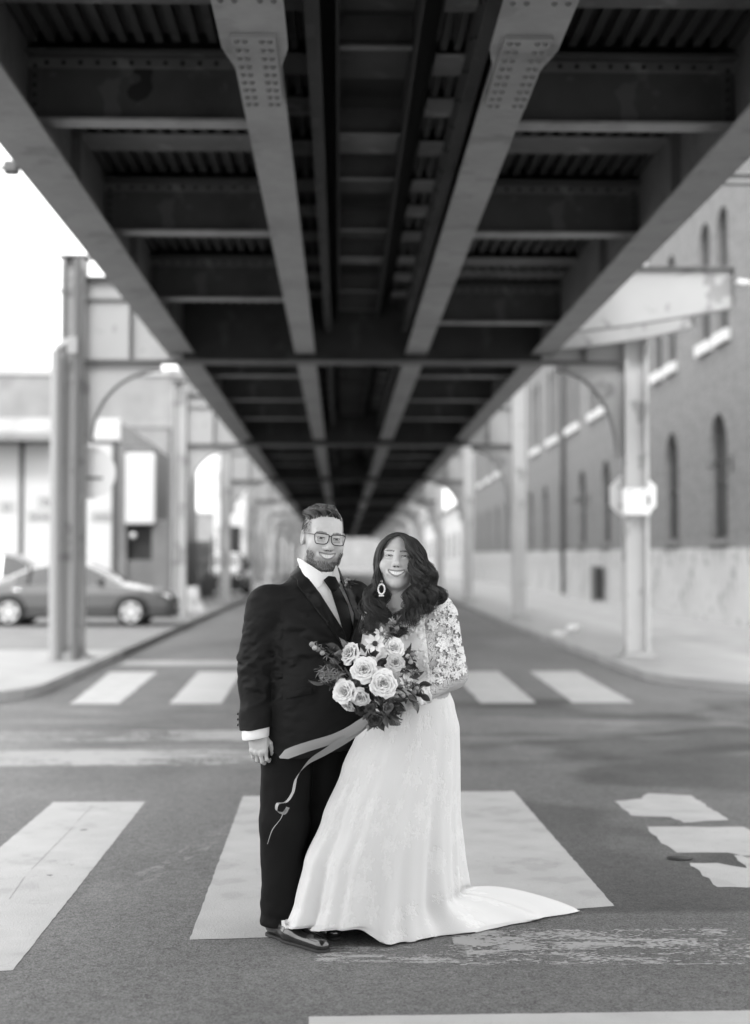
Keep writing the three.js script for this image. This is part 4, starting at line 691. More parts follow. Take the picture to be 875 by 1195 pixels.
  // trousers
  const hipR = [X(336), 0.86, zc + 0.05], kR = [X(333), 0.46, zc + 0.07], aR = [X(329), 0.06, zc + 0.06], hipL = [X(390), 0.86, zc - 0.06], kL = [X(376), 0.46, zc - 0.06], aL = [X(370), 0.06, zc - 0.1];
  const pants = (x, y, z) => {
    let d = smin(cap(x, y, z, hipR, kR, 0.115, 0.098), cap(x, y, z, kR, aR, 0.098, 0.082), 0.03); d = smin(d, smin(cap(x, y, z, hipL, kL, 0.115, 0.098), cap(x, y, z, kL, aL, 0.098, 0.08), 0.03), 0.03);
    const n = fbm(x * 10, y * 9, z * 10, 3) - 0.5; d += 0.018 * n + 0.004 * Math.sin(y * 90 + 10 * n) * Math.exp(-((y / 0.12) ** 2));
    return mx(d, 0.045 - y, y - 0.92);
  };
  part('trousers', nets(pants, [-0.42, 0.0, zc - 0.26], [0.16, 0.96, zc + 0.24], 0.007), MP(0.0065, 0.8, { specularIntensity: 0.3 }), person);
  // shoes: heel, toe
  for (const [h, t] of [[[X(324), 0.0, zc + 0.06], [X(376, 5.85), 0.0, zc + 0.32]], [[X(370), 0.0, zc - 0.12], [X(390), 0.0, zc + 0.12]]]) {
    const f = (x, y, z) => { let d = cap(x, y, z, [h[0], 0.045, h[2]], [lerp(h[0], t[0], 0.45), 0.04, lerp(h[2], t[2], 0.45)], 0.044, 0.042); d = smin(d, cap(x, y / 0.85, z, [lerp(h[0], t[0], 0.4), 0.034, lerp(h[2], t[2], 0.4)], [t[0], 0.03, t[2]], 0.046, 0.034), 0.03); d = smin(d, cap(x, y, z, [h[0], 0.06, h[2]], [h[0], 0.12, h[2]], 0.04, 0.042), 0.03); return mx(d, 0.012 - y, y - 0.11); };
    const lo = [mn(h[0], t[0]) - 0.08, 0, mn(h[2], t[2]) - 0.08], hi = [mx(h[0], t[0]) + 0.08, 0.14, mx(h[2], t[2]) + 0.08], s = part('shoe', nets(f, lo, hi, 0.005), MP(0.015, 0.2, { clearcoat: 0.8, clearcoatRoughness: 0.12 }), person);
    part('sole', nets((x, y, z) => mx(f(x, mx(y, 0.03), z) - 0.0012, y - 0.013, 0.001 - y), lo.map((v, i) => (i === 1 ? -0.01 : v)), hi.map((v, i) => (i === 1 ? 0.03 : v)), 0.004), M(0.02, 0.7), s);
  }
  // the body itself: head, neck, inner frame and both hands in one surface
  const frame = headFrame(at(377.6, 627.2, Zg - 0.04), 0.26, 0.06, -0.09, 1.085);
  const inner = (x, y, z) => { let d = mx(torso(x, y, z, -0.04), 0.8 - y); d = smin(d, cap(x, y, z, sR, eR, 0.05, 0.042), 0.03); d = smin(d, cap(x, y, z, eR, wR, 0.042, 0.032), 0.02); d = smin(d, cap(x, y, z, sL, eL, 0.05, 0.042), 0.03); d = smin(d, cap(x, y, z, eL, wL, 0.042, 0.032), 0.02); for (const [h, k, a] of [[hipR, kR, aR], [hipL, kL, aL]]) { d = smin(d, cap(x, y, z, h, k, 0.075, 0.06), 0.03); d = smin(d, cap(x, y, z, k, a, 0.06, 0.045), 0.02); } return smin(d, cap(x, y, z, [X(369), 1.38, zc], [X(374), 1.5, zc + 0.01], 0.06, 0.06), 0.03); };
  const bodyG = nets(inner, [-0.46, 0.0, zc - 0.34], [0.36, 1.58, zc + 0.26], 0.013, () => 0.5);
  const hF = (w, dir, back, s = 1) => { const y = dir.clone().multiplyScalar(-1).normalize(), z = back.clone().addScaledVector(y, -back.dot(y)).normalize(), x = y.clone().cross(z); return new THREE.Matrix4().makeBasis(x, y, z).scale(V(s, s, s)).setPosition(w); };
  const hR = handGeo(hF(V(...wR).add(V(0.008, 0.02, 0.0)), V(0.06, -1, 0.08), V(-0.35, 0, 1), 1.0), 1, [0.25, 0.9, 0.8], 0.02, 0.6, 0.46), hL = handGeo(hF(V(...wL), V(0.9, -0.2, 0.3), V(0, 0.2, -1), 1.0), -1, [0.3, 0.4, 0.3], 0.03, 0.3, 0.46);
  part('body', joinColored([bodyG, headGeo(true, frame), hR, hL]), skinMat, person);
  // hair: short sides, thick textured top swept up and back
  const S = new Strands(), r = rng(5), toW = (x, y, z) => V(x, y, z).applyMatrix4(frame);
  for (let i = 0; i < 2600; i++) {
    const u = r() * 2 - 1, w = r(), x = u * 0.07, z = lerp(-0.1, 0.062, w), q = 1 - (x / 0.079) ** 2 - ((z + 0.022) / 0.096) ** 2; if (q <= 0.03) continue; const y = 0.033 + 0.088 * Math.sqrt(q); if (y < 0.066 + 0.02 * sstep(0.02, 0.06, z) - 0.0 * w) continue;
    const clump = noise3(x * 55 + 7, z * 40, 3), cl2 = noise3(x * 55 + 31, z * 40, 8), front = sstep(-0.02, 0.06, z), L = (0.026 + 0.03 * front) * (0.75 + 0.5 * r()), side = (cl2 - 0.5) * 1.2 - 0.12 + u * 0.05, back = -0.55 - (clump - 0.5) * 1.1 + front * 0.25, pts = [];
    for (let k = 0; k < 5; k++) { const t = k / 4; pts.push(toW(x + side * L * t * (0.4 + 0.8 * t), y - 0.004 + L * (0.8 * t - 0.4 * t * t), z + L * (front * 0.55 * t + back * t * t))); }
    S.add(pts, 0.0021, 0.0006, lerp(0.04, 0.3, clamp(1.7 * (noise3(x * 130, z * 60, 5) - 0.3) * (0.6 + 0.5 * r()))), 3);
  }
  for (let i = 0; i < 1500; i++) { // clipped sides and back
    const a = lerp(-2.6, 2.6, r()) , ca = Math.cos(a + Math.PI), sa = Math.sin(a + Math.PI), y = lerp(-0.03, 0.085, r()), k = Math.sqrt(mx(0, 1 - ((y - 0.033) / 0.088) ** 2)); const x = 0.077 * k * sa, z = -0.022 + 0.094 * k * ca * 1; if (z > 0.035 - (y < 0.02 ? 0.03 : 0)) continue; if (y < 0.012 && z > -0.03) continue;
    S.add([toW(x, y, z), toW(x * 1.03, y - 0.003, z - 0.003), toW(x * 1.045, y - 0.008, z * 1.03 - 0.006)], 0.0011, 0.0005, 0.07 + 0.05 * r(), 3);
  }
  for (let i = 0; i < 700; i++) { // beard bristles along the jaw
    const a = lerp(-1.25, 1.25, r()), y = lerp(-0.128, -0.05, r()), edge = sstep(0.45, 0.9, abs(a)); if (y > -0.085 && edge < 0.5) continue; const f = headField(true); let t = 0.14; const dx = Math.sin(a), dz = Math.cos(a), cy = y, ox = 0, oz = 0.01; for (let k = 0; k < 26; k++) { const d = f(ox + dx * t, cy, oz + dz * t); t -= d * 0.8; if (abs(d) < 0.0006) break; }
    const x = ox + dx * t, z = oz + dz * t; S.add([toW(x, y, z), toW(x + dx * 0.003, y - 0.003, z + dz * 0.004), toW(x + dx * 0.004, y - 0.008, z + dz * 0.005)], 0.0009, 0.0004, 0.1 + 0.1 * r(), 3);
  }
  part('hair', S.geo(), vmat(0.45, { specularIntensity: 0.6 }), person);
  // glasses
  const lens = (s) => [[-0.026, 0.016], [0.0, 0.019], [0.024, 0.0185], [0.0275, 0.008], [0.0225, -0.0165], [0.012, -0.021], [-0.012, -0.0205], [-0.023, -0.014], [-0.0275, 0.004]].map(([x, y]) => V(s * 0.0325 - s * x * -1 * 1, y - 0.001, 0.1035 - 0.35 * abs(s * 0.0325 + s * x - 0) * 0.35).applyMatrix4(frame));
  const gl = part('glasses', [...[1, -1].map((s) => new THREE.TubeGeometry(new THREE.CatmullRomCurve3(lens(s), true, 'catmullrom', 0.35), 60, 0.0021, 6, true)), tube([toW(-0.007, 0.009, 0.103), toW(0, 0.0105, 0.106), toW(0.007, 0.009, 0.103)], 0.002, 10, 6), ...[1, -1].map((s) => tube([toW(s * 0.06, 0.012, 0.095), toW(s * 0.073, 0.012, 0.06), toW(s * 0.08, 0.01, 0.0), toW(s * 0.082, 0.002, -0.02)], 0.0017, 14, 6))], MP(0.015, 0.3, { clearcoat: 0.5 }), person);
  for (const s of [1, -1]) { const pts = lens(s), c = pts.reduce((a, b) => a.add(b), V(0, 0, 0)).multiplyScalar(1 / pts.length), pos = []; const o = new THREE.CatmullRomCurve3(lens(s), true, 'catmullrom', 0.35).getPoints(36); for (let i = 0; i < 36; i++) pos.push(...c.toArray(), ...o[i].toArray(), ...o[i + 1].toArray()); const g = new THREE.BufferGeometry(); g.setAttribute('position', new THREE.BufferAttribute(new Float32Array(pos), 3)); g.computeVertexNormals(); part('lens', g, new THREE.MeshPhysicalMaterial({ color: 0xffffff, transmission: 1, thickness: 0, roughness: 0, ior: 1.2 }), gl); }
  // boutonniere pinned to the lapel
  const q = at(408, 682, 5.985), bt = thing('boutonniere', 'small dark flower spray pinned to the groom\'s lapel', 'flower', q.toArray()), rb = rng(77), lf = new Strands();
  for (let i = 0; i < 26; i++) { const a = rb() * 6.28, L = 0.016 + 0.022 * rb(); lf.add([V(0, 0, 0), V(Math.cos(a) * L * 0.5, Math.sin(a) * L * 0.5 + 0.004, 0.016), V(Math.cos(a) * L, Math.sin(a) * L, 0.012 + 0.01 * rb())], 0.005, 0.0008, 0.02 + 0.06 * rb(), 5, 0.3); }
  part('leaves', lf.geo(), vmat(0.6), bt); for (let i = 0; i < 5; i++) part('bud', new THREE.IcosahedronGeometry(0.0065, 1).translate((rb() - 0.5) * 0.04, (rb() - 0.3) * 0.04, 0.018), M(0.12 + 0.15 * rb(), 0.6), bt);
}
// ---------------------------------------------------------------- the bride
const brideShared = {};
{
  const person = thing('person', 'dark-haired woman in lace-sleeved white wedding dress holding a bouquet', 'person', [0, 0, 0]);
  const Zb = 5.97, zc = -Zb, X = (px, Z = Zb) => at(px, 666, Z).x, Y = (py, Z = Zb) => at(437, py, Z).y, yaw = -0.32, sn = Math.sin(yaw), cs = Math.cos(yaw), skin = 0.52;
  const P = profile([[0.7, X(476), 0.1, 0.06], [0.92, X(478), 0.11, 0.07], [1.03, X(482), 0.15, 0.11], [1.15, X(480), 0.16, 0.115], [1.27, X(478), 0.165, 0.1], [1.345, X(477), 0.14, 0.07], [1.39, X(468), 0.07, 0.055], [1.45, X(463), 0.05, 0.05]]);
  const torso = (x, y, z) => { const [, cx, rx, rz] = P(y), dx = x - cx, dz = z - zc, lx = dx * cs - dz * sn, lz = dx * sn + dz * cs; let d = mx((hyp(lx / rx, lz / rz) - 1) * mn(rx, rz), y - 1.44, 0.72 - y);
    return smin(smin(d, ell(lx - 0.07, y - 1.175, lz - 0.075, 0.078, 0.078, 0.072), 0.04), ell(lx + 0.07, y - 1.175, lz - 0.075, 0.078, 0.078, 0.072), 0.04); };
  const sL = A3(511, 717, 5.96), eL = A3(527, 786, 5.92), wL = A3(484, 815, 5.78), sR = A3(443, 718, 6.08), eR = A3(432, 775, 5.98), wR = A3(448, 800, 5.83);
  const armL = (x, y, z) => smin(cap(x, y, z, sL, eL, 0.066, 0.058), cap(x, y, z, eL, wL, 0.056, 0.032), 0.03), armR = (x, y, z) => smin(cap(x, y, z, sR, eR, 0.06, 0.05), cap(x, y, z, eR, wR, 0.05, 0.032), 0.03);
  const full = (x, y, z) => { let d = torso(x, y, z); d = smin(d, cap(x, y, z, [sR[0] + 0.03, sR[1] + 0.015, sR[2]], [sL[0] - 0.03, sL[1] + 0.018, sL[2]], 0.05, 0.05), 0.05); d = smin(d, armL(x, y, z), lerp(0.012, 0.05, sstep(1.2, 1.34, y))); d = smin(d, armR(x, y, z), lerp(0.012, 0.05, sstep(1.2, 1.34, y))); d = smin(d, cap(x, y, z, [X(470), 1.34, zc - 0.01], [X(463), 1.47, zc + 0.01], 0.055, 0.048), 0.04); return d; };
  const legs = (x, y, z) => smin(cap(x, y, z, [X(464), 0.85, zc - 0.02], [X(452), 0.06, zc - 0.12], 0.06, 0.04), cap(x, y, z, [X(486), 0.85, zc - 0.02], [X(490), 0.06, zc - 0.14], 0.06, 0.04), 0.03);
  const frame = headFrame(at(463.5, 652.2, Zb - 0.02), -0.06, -0.12, -0.05, 1.03);
  const hF = (w, dir, back, s = 1) => { const y = dir.clone().multiplyScalar(-1).normalize(), z = back.clone().addScaledVector(y, -back.dot(y)).normalize(), x = y.clone().cross(z); return new THREE.Matrix4().makeBasis(x, y, z).scale(V(s, s, s)).setPosition(w); };
  const lowBody = nets((x, y, z) => smin(full(x, y, z), legs(x, y, z), 0.05), [-0.02, 0.0, zc - 0.3], [0.62, 1.52, zc + 0.26], 0.0075, (x, y, z) => skin * (1 + 0.1 * (fbm(x * 60, y * 60, z * 60, 2) - 0.5)));
  const hl = handGeo(hF(V(...wL), V(-1, -0.12, 0.28), V(0.12, 0.25, 1), 0.9), 1, [0.5, 0.8, 0.7], 0.02, 0.8, skin), hr = handGeo(hF(V(...wR), V(0.05, -0.75, 0.55), V(-0.3, 0.5, 0.8), 0.85), -1, [0.6, 0.9, 0.8], 0.02, 0.8, skin);
  part('body', joinColored([lowBody, headGeo(false, frame), hl, hr]), skinMat, person);
  // bodice: covers the torso up to a wide V neck and over the shoulders
  const poly = (l, Z = 5.88) => l.map(([px, py]) => { const q = at(px, py, Z); return [q.x, q.y]; });
  const neck = poly([[436, 640], [437, 712], [450, 742], [466, 727], [489, 700], [491, 690], [491, 640]]);
  const armhole = poly([[495, 728], [497, 714], [506, 704], [516, 704], [560, 700], [560, 900], [498, 900], [500, 782], [497, 755]]);
  const lace = (x, y, z, f) => fbm(x * f, y * f, z * f, 3);
  const white = MP(0.66, 0.8, { sheen: 0.3, sheenColor: grey(0.6), sheenRoughness: 0.5 });
  const bodiceF = (x, y, z) => { let d = full(x, y, z) - 0.007 - 0.004 * sstep(0.5, 0.58, lace(x, y, z, 60)); d = mx(d, -sdPoly(neck, x, y), -sdPoly(armhole, x, y), 0.98 - y); if (x < X(455) && y > 1.0) d = mx(d, -(armR(x, y, z) - 0.012)); return d; };
  part('bodice', nets(bodiceF, [0.06, 0.94, zc - 0.24], [0.5, 1.46, zc + 0.26], 0.0042), white, person);
  // lace flowers lying on the sheer sleeve
  const L6 = (x, y) => [480 + x / 7.475, 690 + y / 7.475];
  const flowers = [[215, 165, 55], [290, 120, 75], [370, 170, 70], [180, 290, 58], [270, 265, 45], [350, 270, 60], [410, 320, 60], [275, 450, 88], [400, 440, 55], [430, 520, 60], [345, 545, 50], [260, 605, 62], [340, 640, 55], [420, 620, 60], [440, 690, 45], [215, 680, 50], [300, 700, 55], [380, 720, 50], [165, 745, 50], [240, 760, 42], [150, 690, 26], [130, 620, 18], [320, 350, 26], [240, 370, 26], [330, 600, 40], [455, 400, 40], [455, 580, 40]].map(([x, y, r], i) => { const [px, py] = L6(x, y), q = at(px, py, 5.9); return [q.x, q.y, (r / 7.475) * 0.00347, i * 1.7]; });
  const laceMask = (x, y, z) => { // below 0 inside the lace
    let d = 1; const back = z < -5.955 ? 0.02 * Math.sin(y * 60) : 0; for (const [fx, fy, r, ph] of flowers) { const dx = x - fx - back, dy = y - fy, q = hyp(dx, dy); if (q > r * 1.4) continue; const a = Math.atan2(dy, dx) + ph; d = mn(d, q - r * (0.8 + 0.2 * Math.cos(7 * a)) ); const v = abs(((q / r) * 3 + 0.3 * Math.cos(7 * a)) % 1 - 0.5); if (v > 0.44 && q > r * 0.25) d = mx(d, 0.0008); }
    return d;
  };
  const sleeveF = (x, y, z) => { const d = full(x, y, z); return mx(d - 0.0085 - 0.0025 * noise3(x * 240, y * 240, z * 240), -(d + 0.004), laceMask(x, y, z), X(484) - x); };
  part('lace_sleeve', nets(sleeveF, [sL[0] - 0.16, 1.0 - 0.06, zc - 0.1], [sL[0] + 0.16, 1.42, zc + 0.28], 0.0027), MP(0.68, 0.9), person);
  part('sheer_sleeve', nets((x, y, z) => mx(full(x, y, z) - 0.0042, -(full(x, y, z) - 0.0002), sdPoly(armhole, x, y)), [sL[0] - 0.16, 0.92, zc - 0.12], [sL[0] + 0.16, 1.4, zc + 0.28], 0.005), M(0.7, 0.9, { transparent: true, opacity: 0.42 }), person);
  // skirt: a lofted, folded bell whose hem trails into a train
  const rows = profile([[0, -0.235, 0.57, 0.0], [0.06, -0.222, 0.55, 0.02], [0.17, -0.185, 0.525, 0.05], [0.32, -0.15, 0.51, 0.09], [0.5, -0.075, 0.495, 0.13], [0.7, 0.005, 0.495, 0.17], [0.86, 0.07, 0.492, 0.2], [0.96, 0.12, 0.47, 0.23], [1.04, 0.155, 0.44, 0.25]].map(([y, l, r, t]) => [y, l, r, t]));
  const skirtGeo = (grow, top, hemLift, a0 = 0, a1 = 2) => {
    const nu = 300, nv = 120, p = [], uv = [], ix = [], rn = rng(3);
    for (let j = 0; j <= nv; j++) {
      const v = j / nv, y = top * Math.pow(1 - v, 1.08), [, xl, xr] = rows(y), low = 1 - y / top, cx = (xl + xr) / 2, hw = (xr - xl) / 2 + grow * low * low, hd = lerp(0.135, 0.22, sstep(0, 0.7, low)) + grow * low * 0.5;
      for (let i = 0; i <= nu; i++) {
        const a = lerp(a0, a1, i / nu) * Math.PI, ca = Math.cos(a), sa = Math.sin(a); // ca > 0 to the right, sa > 0 towards the camera
        let f = 1 + Math.pow(low, 1.4) * 0.1 * (1 - 0.85 * Math.exp(-(((a - Math.PI) / 0.45) ** 2))) * (Math.sin(9 * a + 1.3 + 1.2 * Math.sin(y * 3)) * 0.6 + Math.sin(17 * a + 0.4 + y * 2) * 0.45 + Math.sin(29 * a + 2 + y * 1.5) * 0.22) + low * 0.02 * (noise3(Math.cos(a) * 3 + 9, Math.sin(a) * 3, y * 1.2) - 0.5);
        let x = cx + hw * ca * f, z = -(lerp(5.97, 6.14, low) + (x - cx) * lerp(0.1, 0.36, low)) + hd * sa * f;
        // train: sweeps to the right and back along the ground
        const tr = sstep(0.2, 0, y) * Math.exp(-(((((a - 0.05 + Math.PI) % (2 * Math.PI)) - Math.PI) / 0.62) ** 2)); x += tr * 0.45 * sstep(0.16, 0.0, y); z -= tr * 0.2;
        let yy = y + hemLift * 0 + (y < 0.2 ? tr * 0.09 * (0.5 + 0.6 * Math.sin(a * 9 + 1) ** 2) * sstep(0.0, 0.11, y) : 0);
        if (j === nv) yy = 0.006 + hemLift + 0.026 * (0.5 + 0.5 * Math.sin(13 * a + 2 * Math.sin(5 * a))) * (1 - tr);
        const lift = 0.07 * sstep(0.35, 0.75, -ca + 0.45 * sa) * sstep(0.1, 0, y); yy += lift; p.push(x, mx(yy, 0.006 + hemLift), z); uv.push((i / nu) * 3.2, y);
        if (i && j) { const k = j * (nu + 1) + i, b = k - nu - 1; ix.push(b - 1, k - 1, k, b - 1, k, b); }
      }
    }
    const g = new THREE.BufferGeometry(); g.setAttribute('position', new THREE.BufferAttribute(new Float32Array(p), 3)); g.setAttribute('uv', new THREE.BufferAttribute(new Float32Array(uv), 2)); g.setIndex(ix); g.computeVertexNormals();
    if (a1 - a0 < 2) return g;
    const n = g.attributes.normal; for (let j = 0; j <= nv; j++) { const a = j * (nu + 1), b = a + nu, m = V(n.getX(a) + n.getX(b), n.getY(a) + n.getY(b), n.getZ(a) + n.getZ(b)).normalize(); n.setXYZ(a, m.x, m.y, m.z); n.setXYZ(b, m.x, m.y, m.z); }
    return g;
  };
  const laceAt = (() => { const r = rng(8), f = []; for (let i = 0; i < 80; i++) f.push([r(), r(), 0.03 + 0.04 * r(), r() * 6]); return (u, v) => { let m = 0; for (const [fx, fy, R, ph] of f) { let dx = abs(u - fx), dy = abs(v - fy); dx = dx > 0.5 ? dx - 1 : u - fx; dy = dy > 0.5 ? dy - 1 : v - fy; const q = hyp(dx, dy); if (q > R) continue; const a = Math.atan2(dy, dx) + ph; if (q < R * (0.72 + 0.28 * Math.cos(6 * a))) m = mx(m, abs(((q / R) * 4) % 1 - 0.5) < 0.36 ? 1 : 0.45); } const vine = abs(Math.sin(u * 18.85 + 2.2 * Math.sin(v * 12.57)) ); return mx(m, vine < 0.04 ? 0.25 : 0); }; })();
  const LN = 640, LA = new Float32Array(LN * LN); for (let y = 0; y < LN; y++) for (let x = 0; x < LN; x++) LA[y * LN + x] = laceAt(x / LN, y / LN) * (0.35 + 0.9 * tileFbm(x / LN, y / LN, 60, 2, 3));
  const laceBump = greyTex(LN, (u, v, x, y) => 0.3 + 0.6 * LA[y * LN + x] + 0.1 * hash3(x >> 1, y >> 1, 4), { data: true, repeat: [1.3, 1.3] });
  const laceMap = greyTex(LN, (u, v, x, y) => 0.92 + 0.08 * LA[y * LN + x], { repeat: [1.3, 1.3] });
  part('skirt', skirtGeo(0, 1.045, 0), MP(0.67, 1, { bumpMap: laceBump, bumpScale: 0.002, map: laceMap, specularIntensity: 0.3, side: THREE.DoubleSide }), person);
  // hair: parted on top, long loose waves over both shoulders
  const S = new Strands(), r = rng(21), toW = (x, y, z) => V(x, y, z).applyMatrix4(frame);
  const guides = [ // each: points (px, py, Z)
    [[466, 624.5, 5.93], [452, 629, 5.9], [442.5, 645, 5.9], [441.5, 665, 5.9], [437, 682, 5.88], [434, 698, 5.87], [434, 716, 5.86], [440, 735, 5.85]],
    [[465, 624.5, 5.95], [448, 632, 5.92], [440, 652, 5.93], [442, 675, 5.92], [447, 695, 5.9], [443, 712, 5.87], [448, 728, 5.85], [456, 740, 5.83]],
    [[464, 624.5, 6.0], [449, 636, 6.0], [444, 660, 6.0], [440, 685, 5.98], [430, 702, 5.96], [428, 718, 5.93], [434, 734, 5.9], [446, 744, 5.87]],
    [[468, 624.5, 5.93], [476, 632, 5.87], [481, 645, 5.85], [487, 660, 5.85], [488, 676, 5.85], [481, 692, 5.85], [473, 708, 5.84], [466, 724, 5.83]],
    [[470, 624.5, 5.95], [483, 632, 5.88], [489, 648, 5.86], [494, 664, 5.86], [492, 680, 5.85], [487, 697, 5.84], [480, 712, 5.83], [468, 730, 5.82]],
    [[472, 625, 5.98], [487, 636, 5.93], [494, 652, 5.9], [499, 670, 5.89], [502, 688, 5.87], [498, 702, 5.84], [486, 716, 5.83], [474, 732, 5.82]],
    [[472, 625, 6.02], [488, 640, 6.0], [496, 660, 5.97], [503, 678, 5.95], [510, 692, 5.92], [508, 702, 5.88], [496, 708, 5.85], [488, 716, 5.84]],
    [[470, 625, 6.06], [485, 640, 6.08], [494, 665, 6.06], [506, 686, 6.02], [509, 696, 6.0], [512, 703, 6.0], [514, 712, 6.02], [512, 722, 6.05]],
    [[466, 625, 6.06], [470, 650, 6.12], [474, 680, 6.1], [476, 705, 6.08], [478, 720, 6.06], [480, 735, 6.05], [482, 745, 6.05], [483, 752, 6.05]],
    [[462, 626, 6.05], [448, 645, 6.08], [446, 672, 6.06], [448, 700, 6.02], [450, 715, 5.97], [456, 728, 5.9], [462, 736, 5.85], [466, 742, 5.84]],
  ].map((l) => new THREE.CatmullRomCurve3(l.map((q) => at(...q))));
  const hf = headField(false), inv = frame.clone().invert(), tmp = V(0, 0, 0);
  const locks = Array.from({ length: 90 }, (_, i) => { const g = i % guides.length; return { g, off: V((r() - 0.5) * 0.036, (r() - 0.5) * 0.012, (r() - 0.5) * 0.034), ph: r() * 6.28, w: 0.5 + r(), tone: r() }; });
  for (const k of locks) for (let s = 0; s < 34; s++) {
    const o2 = V((r() - 0.5) * 0.022, (r() - 0.5) * 0.012, (r() - 0.5) * 0.022), jt = (r() - 0.5) * 0.8, pts = [], n = 22, end = 0.86 + 0.14 * r();
    for (let i = 0; i < n; i++) {
      const t = (i / (n - 1)) * end, q = guides[k.g].getPoint(t), left = k.g < 3 || k.g === 9, open = sstep(0.02, 0.35, t) * (left ? 0.15 + 0.85 * sstep(0.35, 0.75, t) : 0.75); q.addScaledVector(k.off, 0.35 + 0.9 * open).addScaledVector(o2, 0.6 + 0.7 * open);
      const wv = left ? sstep(0.35, 0.7, t) : sstep(0.12, 0.5, t), a = k.g * 1.9 + k.ph * 0.28 + t * (20 + 3 * k.w) + jt, am = (0.012 + 0.008 * k.w) * wv; q.x += am * Math.sin(a); q.z += am * Math.cos(a); q.y += 0.007 * wv * Math.sin(a * 1.3); if (s > 30) { q.x += (k.tone - 0.5) * 0.05 * t * t; q.z += 0.02 * t * t * k.w; }
      // keep strands outside the head
      tmp.copy(q).applyMatrix4(inv); if (hyp(tmp.x, tmp.y, tmp.z) < 0.16) { let d = hf(tmp.x, tmp.y, tmp.z); for (let c = 0; c < 3 && d < 0.004; c++) { const e = 0.003, gx = hf(tmp.x + e, tmp.y, tmp.z) - d, gy_ = hf(tmp.x, tmp.y + e, tmp.z) - d, gz = hf(tmp.x, tmp.y, tmp.z + e) - d, l = hyp(gx, gy_, gz) || 1; tmp.x += (gx / l) * (0.005 - d); tmp.y += (gy_ / l) * (0.005 - d); tmp.z += (gz / l) * (0.005 - d); d = hf(tmp.x, tmp.y, tmp.z); } q.copy(tmp.applyMatrix4(frame)); }
      pts.push(q);
    }
    S.add(pts, 0.0015, 0.0005, lerp(0.014, 0.11, clamp(k.tone * 0.5 + 0.5 * r() * r())), 3);
  }
  const hair = part('hair', S.geo(), vmat(0.42, { specularIntensity: 0.8 }), person);
  // the hair's own mass beneath the loose strands
  const mass = (x, y, z) => { tmp.set(x, y, z).applyMatrix4(inv); const a = tmp.x, b = tmp.y, c = tmp.z; let d = mx(ell(a, b - 0.028, c + 0.03, 0.08, 0.082, 0.094), c - 0.035 - 0.0 * b, -(b + 0.09)); d = smin(d, ell(a + 0.0, b + 0.1, c + 0.085, 0.075, 0.13, 0.045), 0.04); return d; };
  part('hair_mass', nets(mass, [X(425), Y(760), zc - 0.26], [X(525), Y(610), zc + 0.14], 0.006), M(0.012, 0.6), hair);
  // earring: openwork drop of small stones
  const er = part('earring', new THREE.TorusGeometry(0.0035, 0.001, 6, 14).translate(...at(445.4, 678.5, 5.862).toArray()), mats.chrome, person), ec = at(445, 687.5, 5.858), st = new THREE.IcosahedronGeometry(0.0042, 1), stm = MP(0.85, 0.15, { clearcoat: 1 });
  for (let i = 0; i < 16; i++) { const a = (i / 16) * Math.PI * 2; part('stone', st, stm, er).position.set(ec.x + 0.013 * Math.cos(a), ec.y + 0.02 * Math.sin(a), ec.z); }
  for (let i = 0; i < 3; i++) part('stone', st, stm, er).position.set(ec.x + (i - 1) * 0.007, ec.y - 0.0265, ec.z);
  brideShared.hand = wL;
}
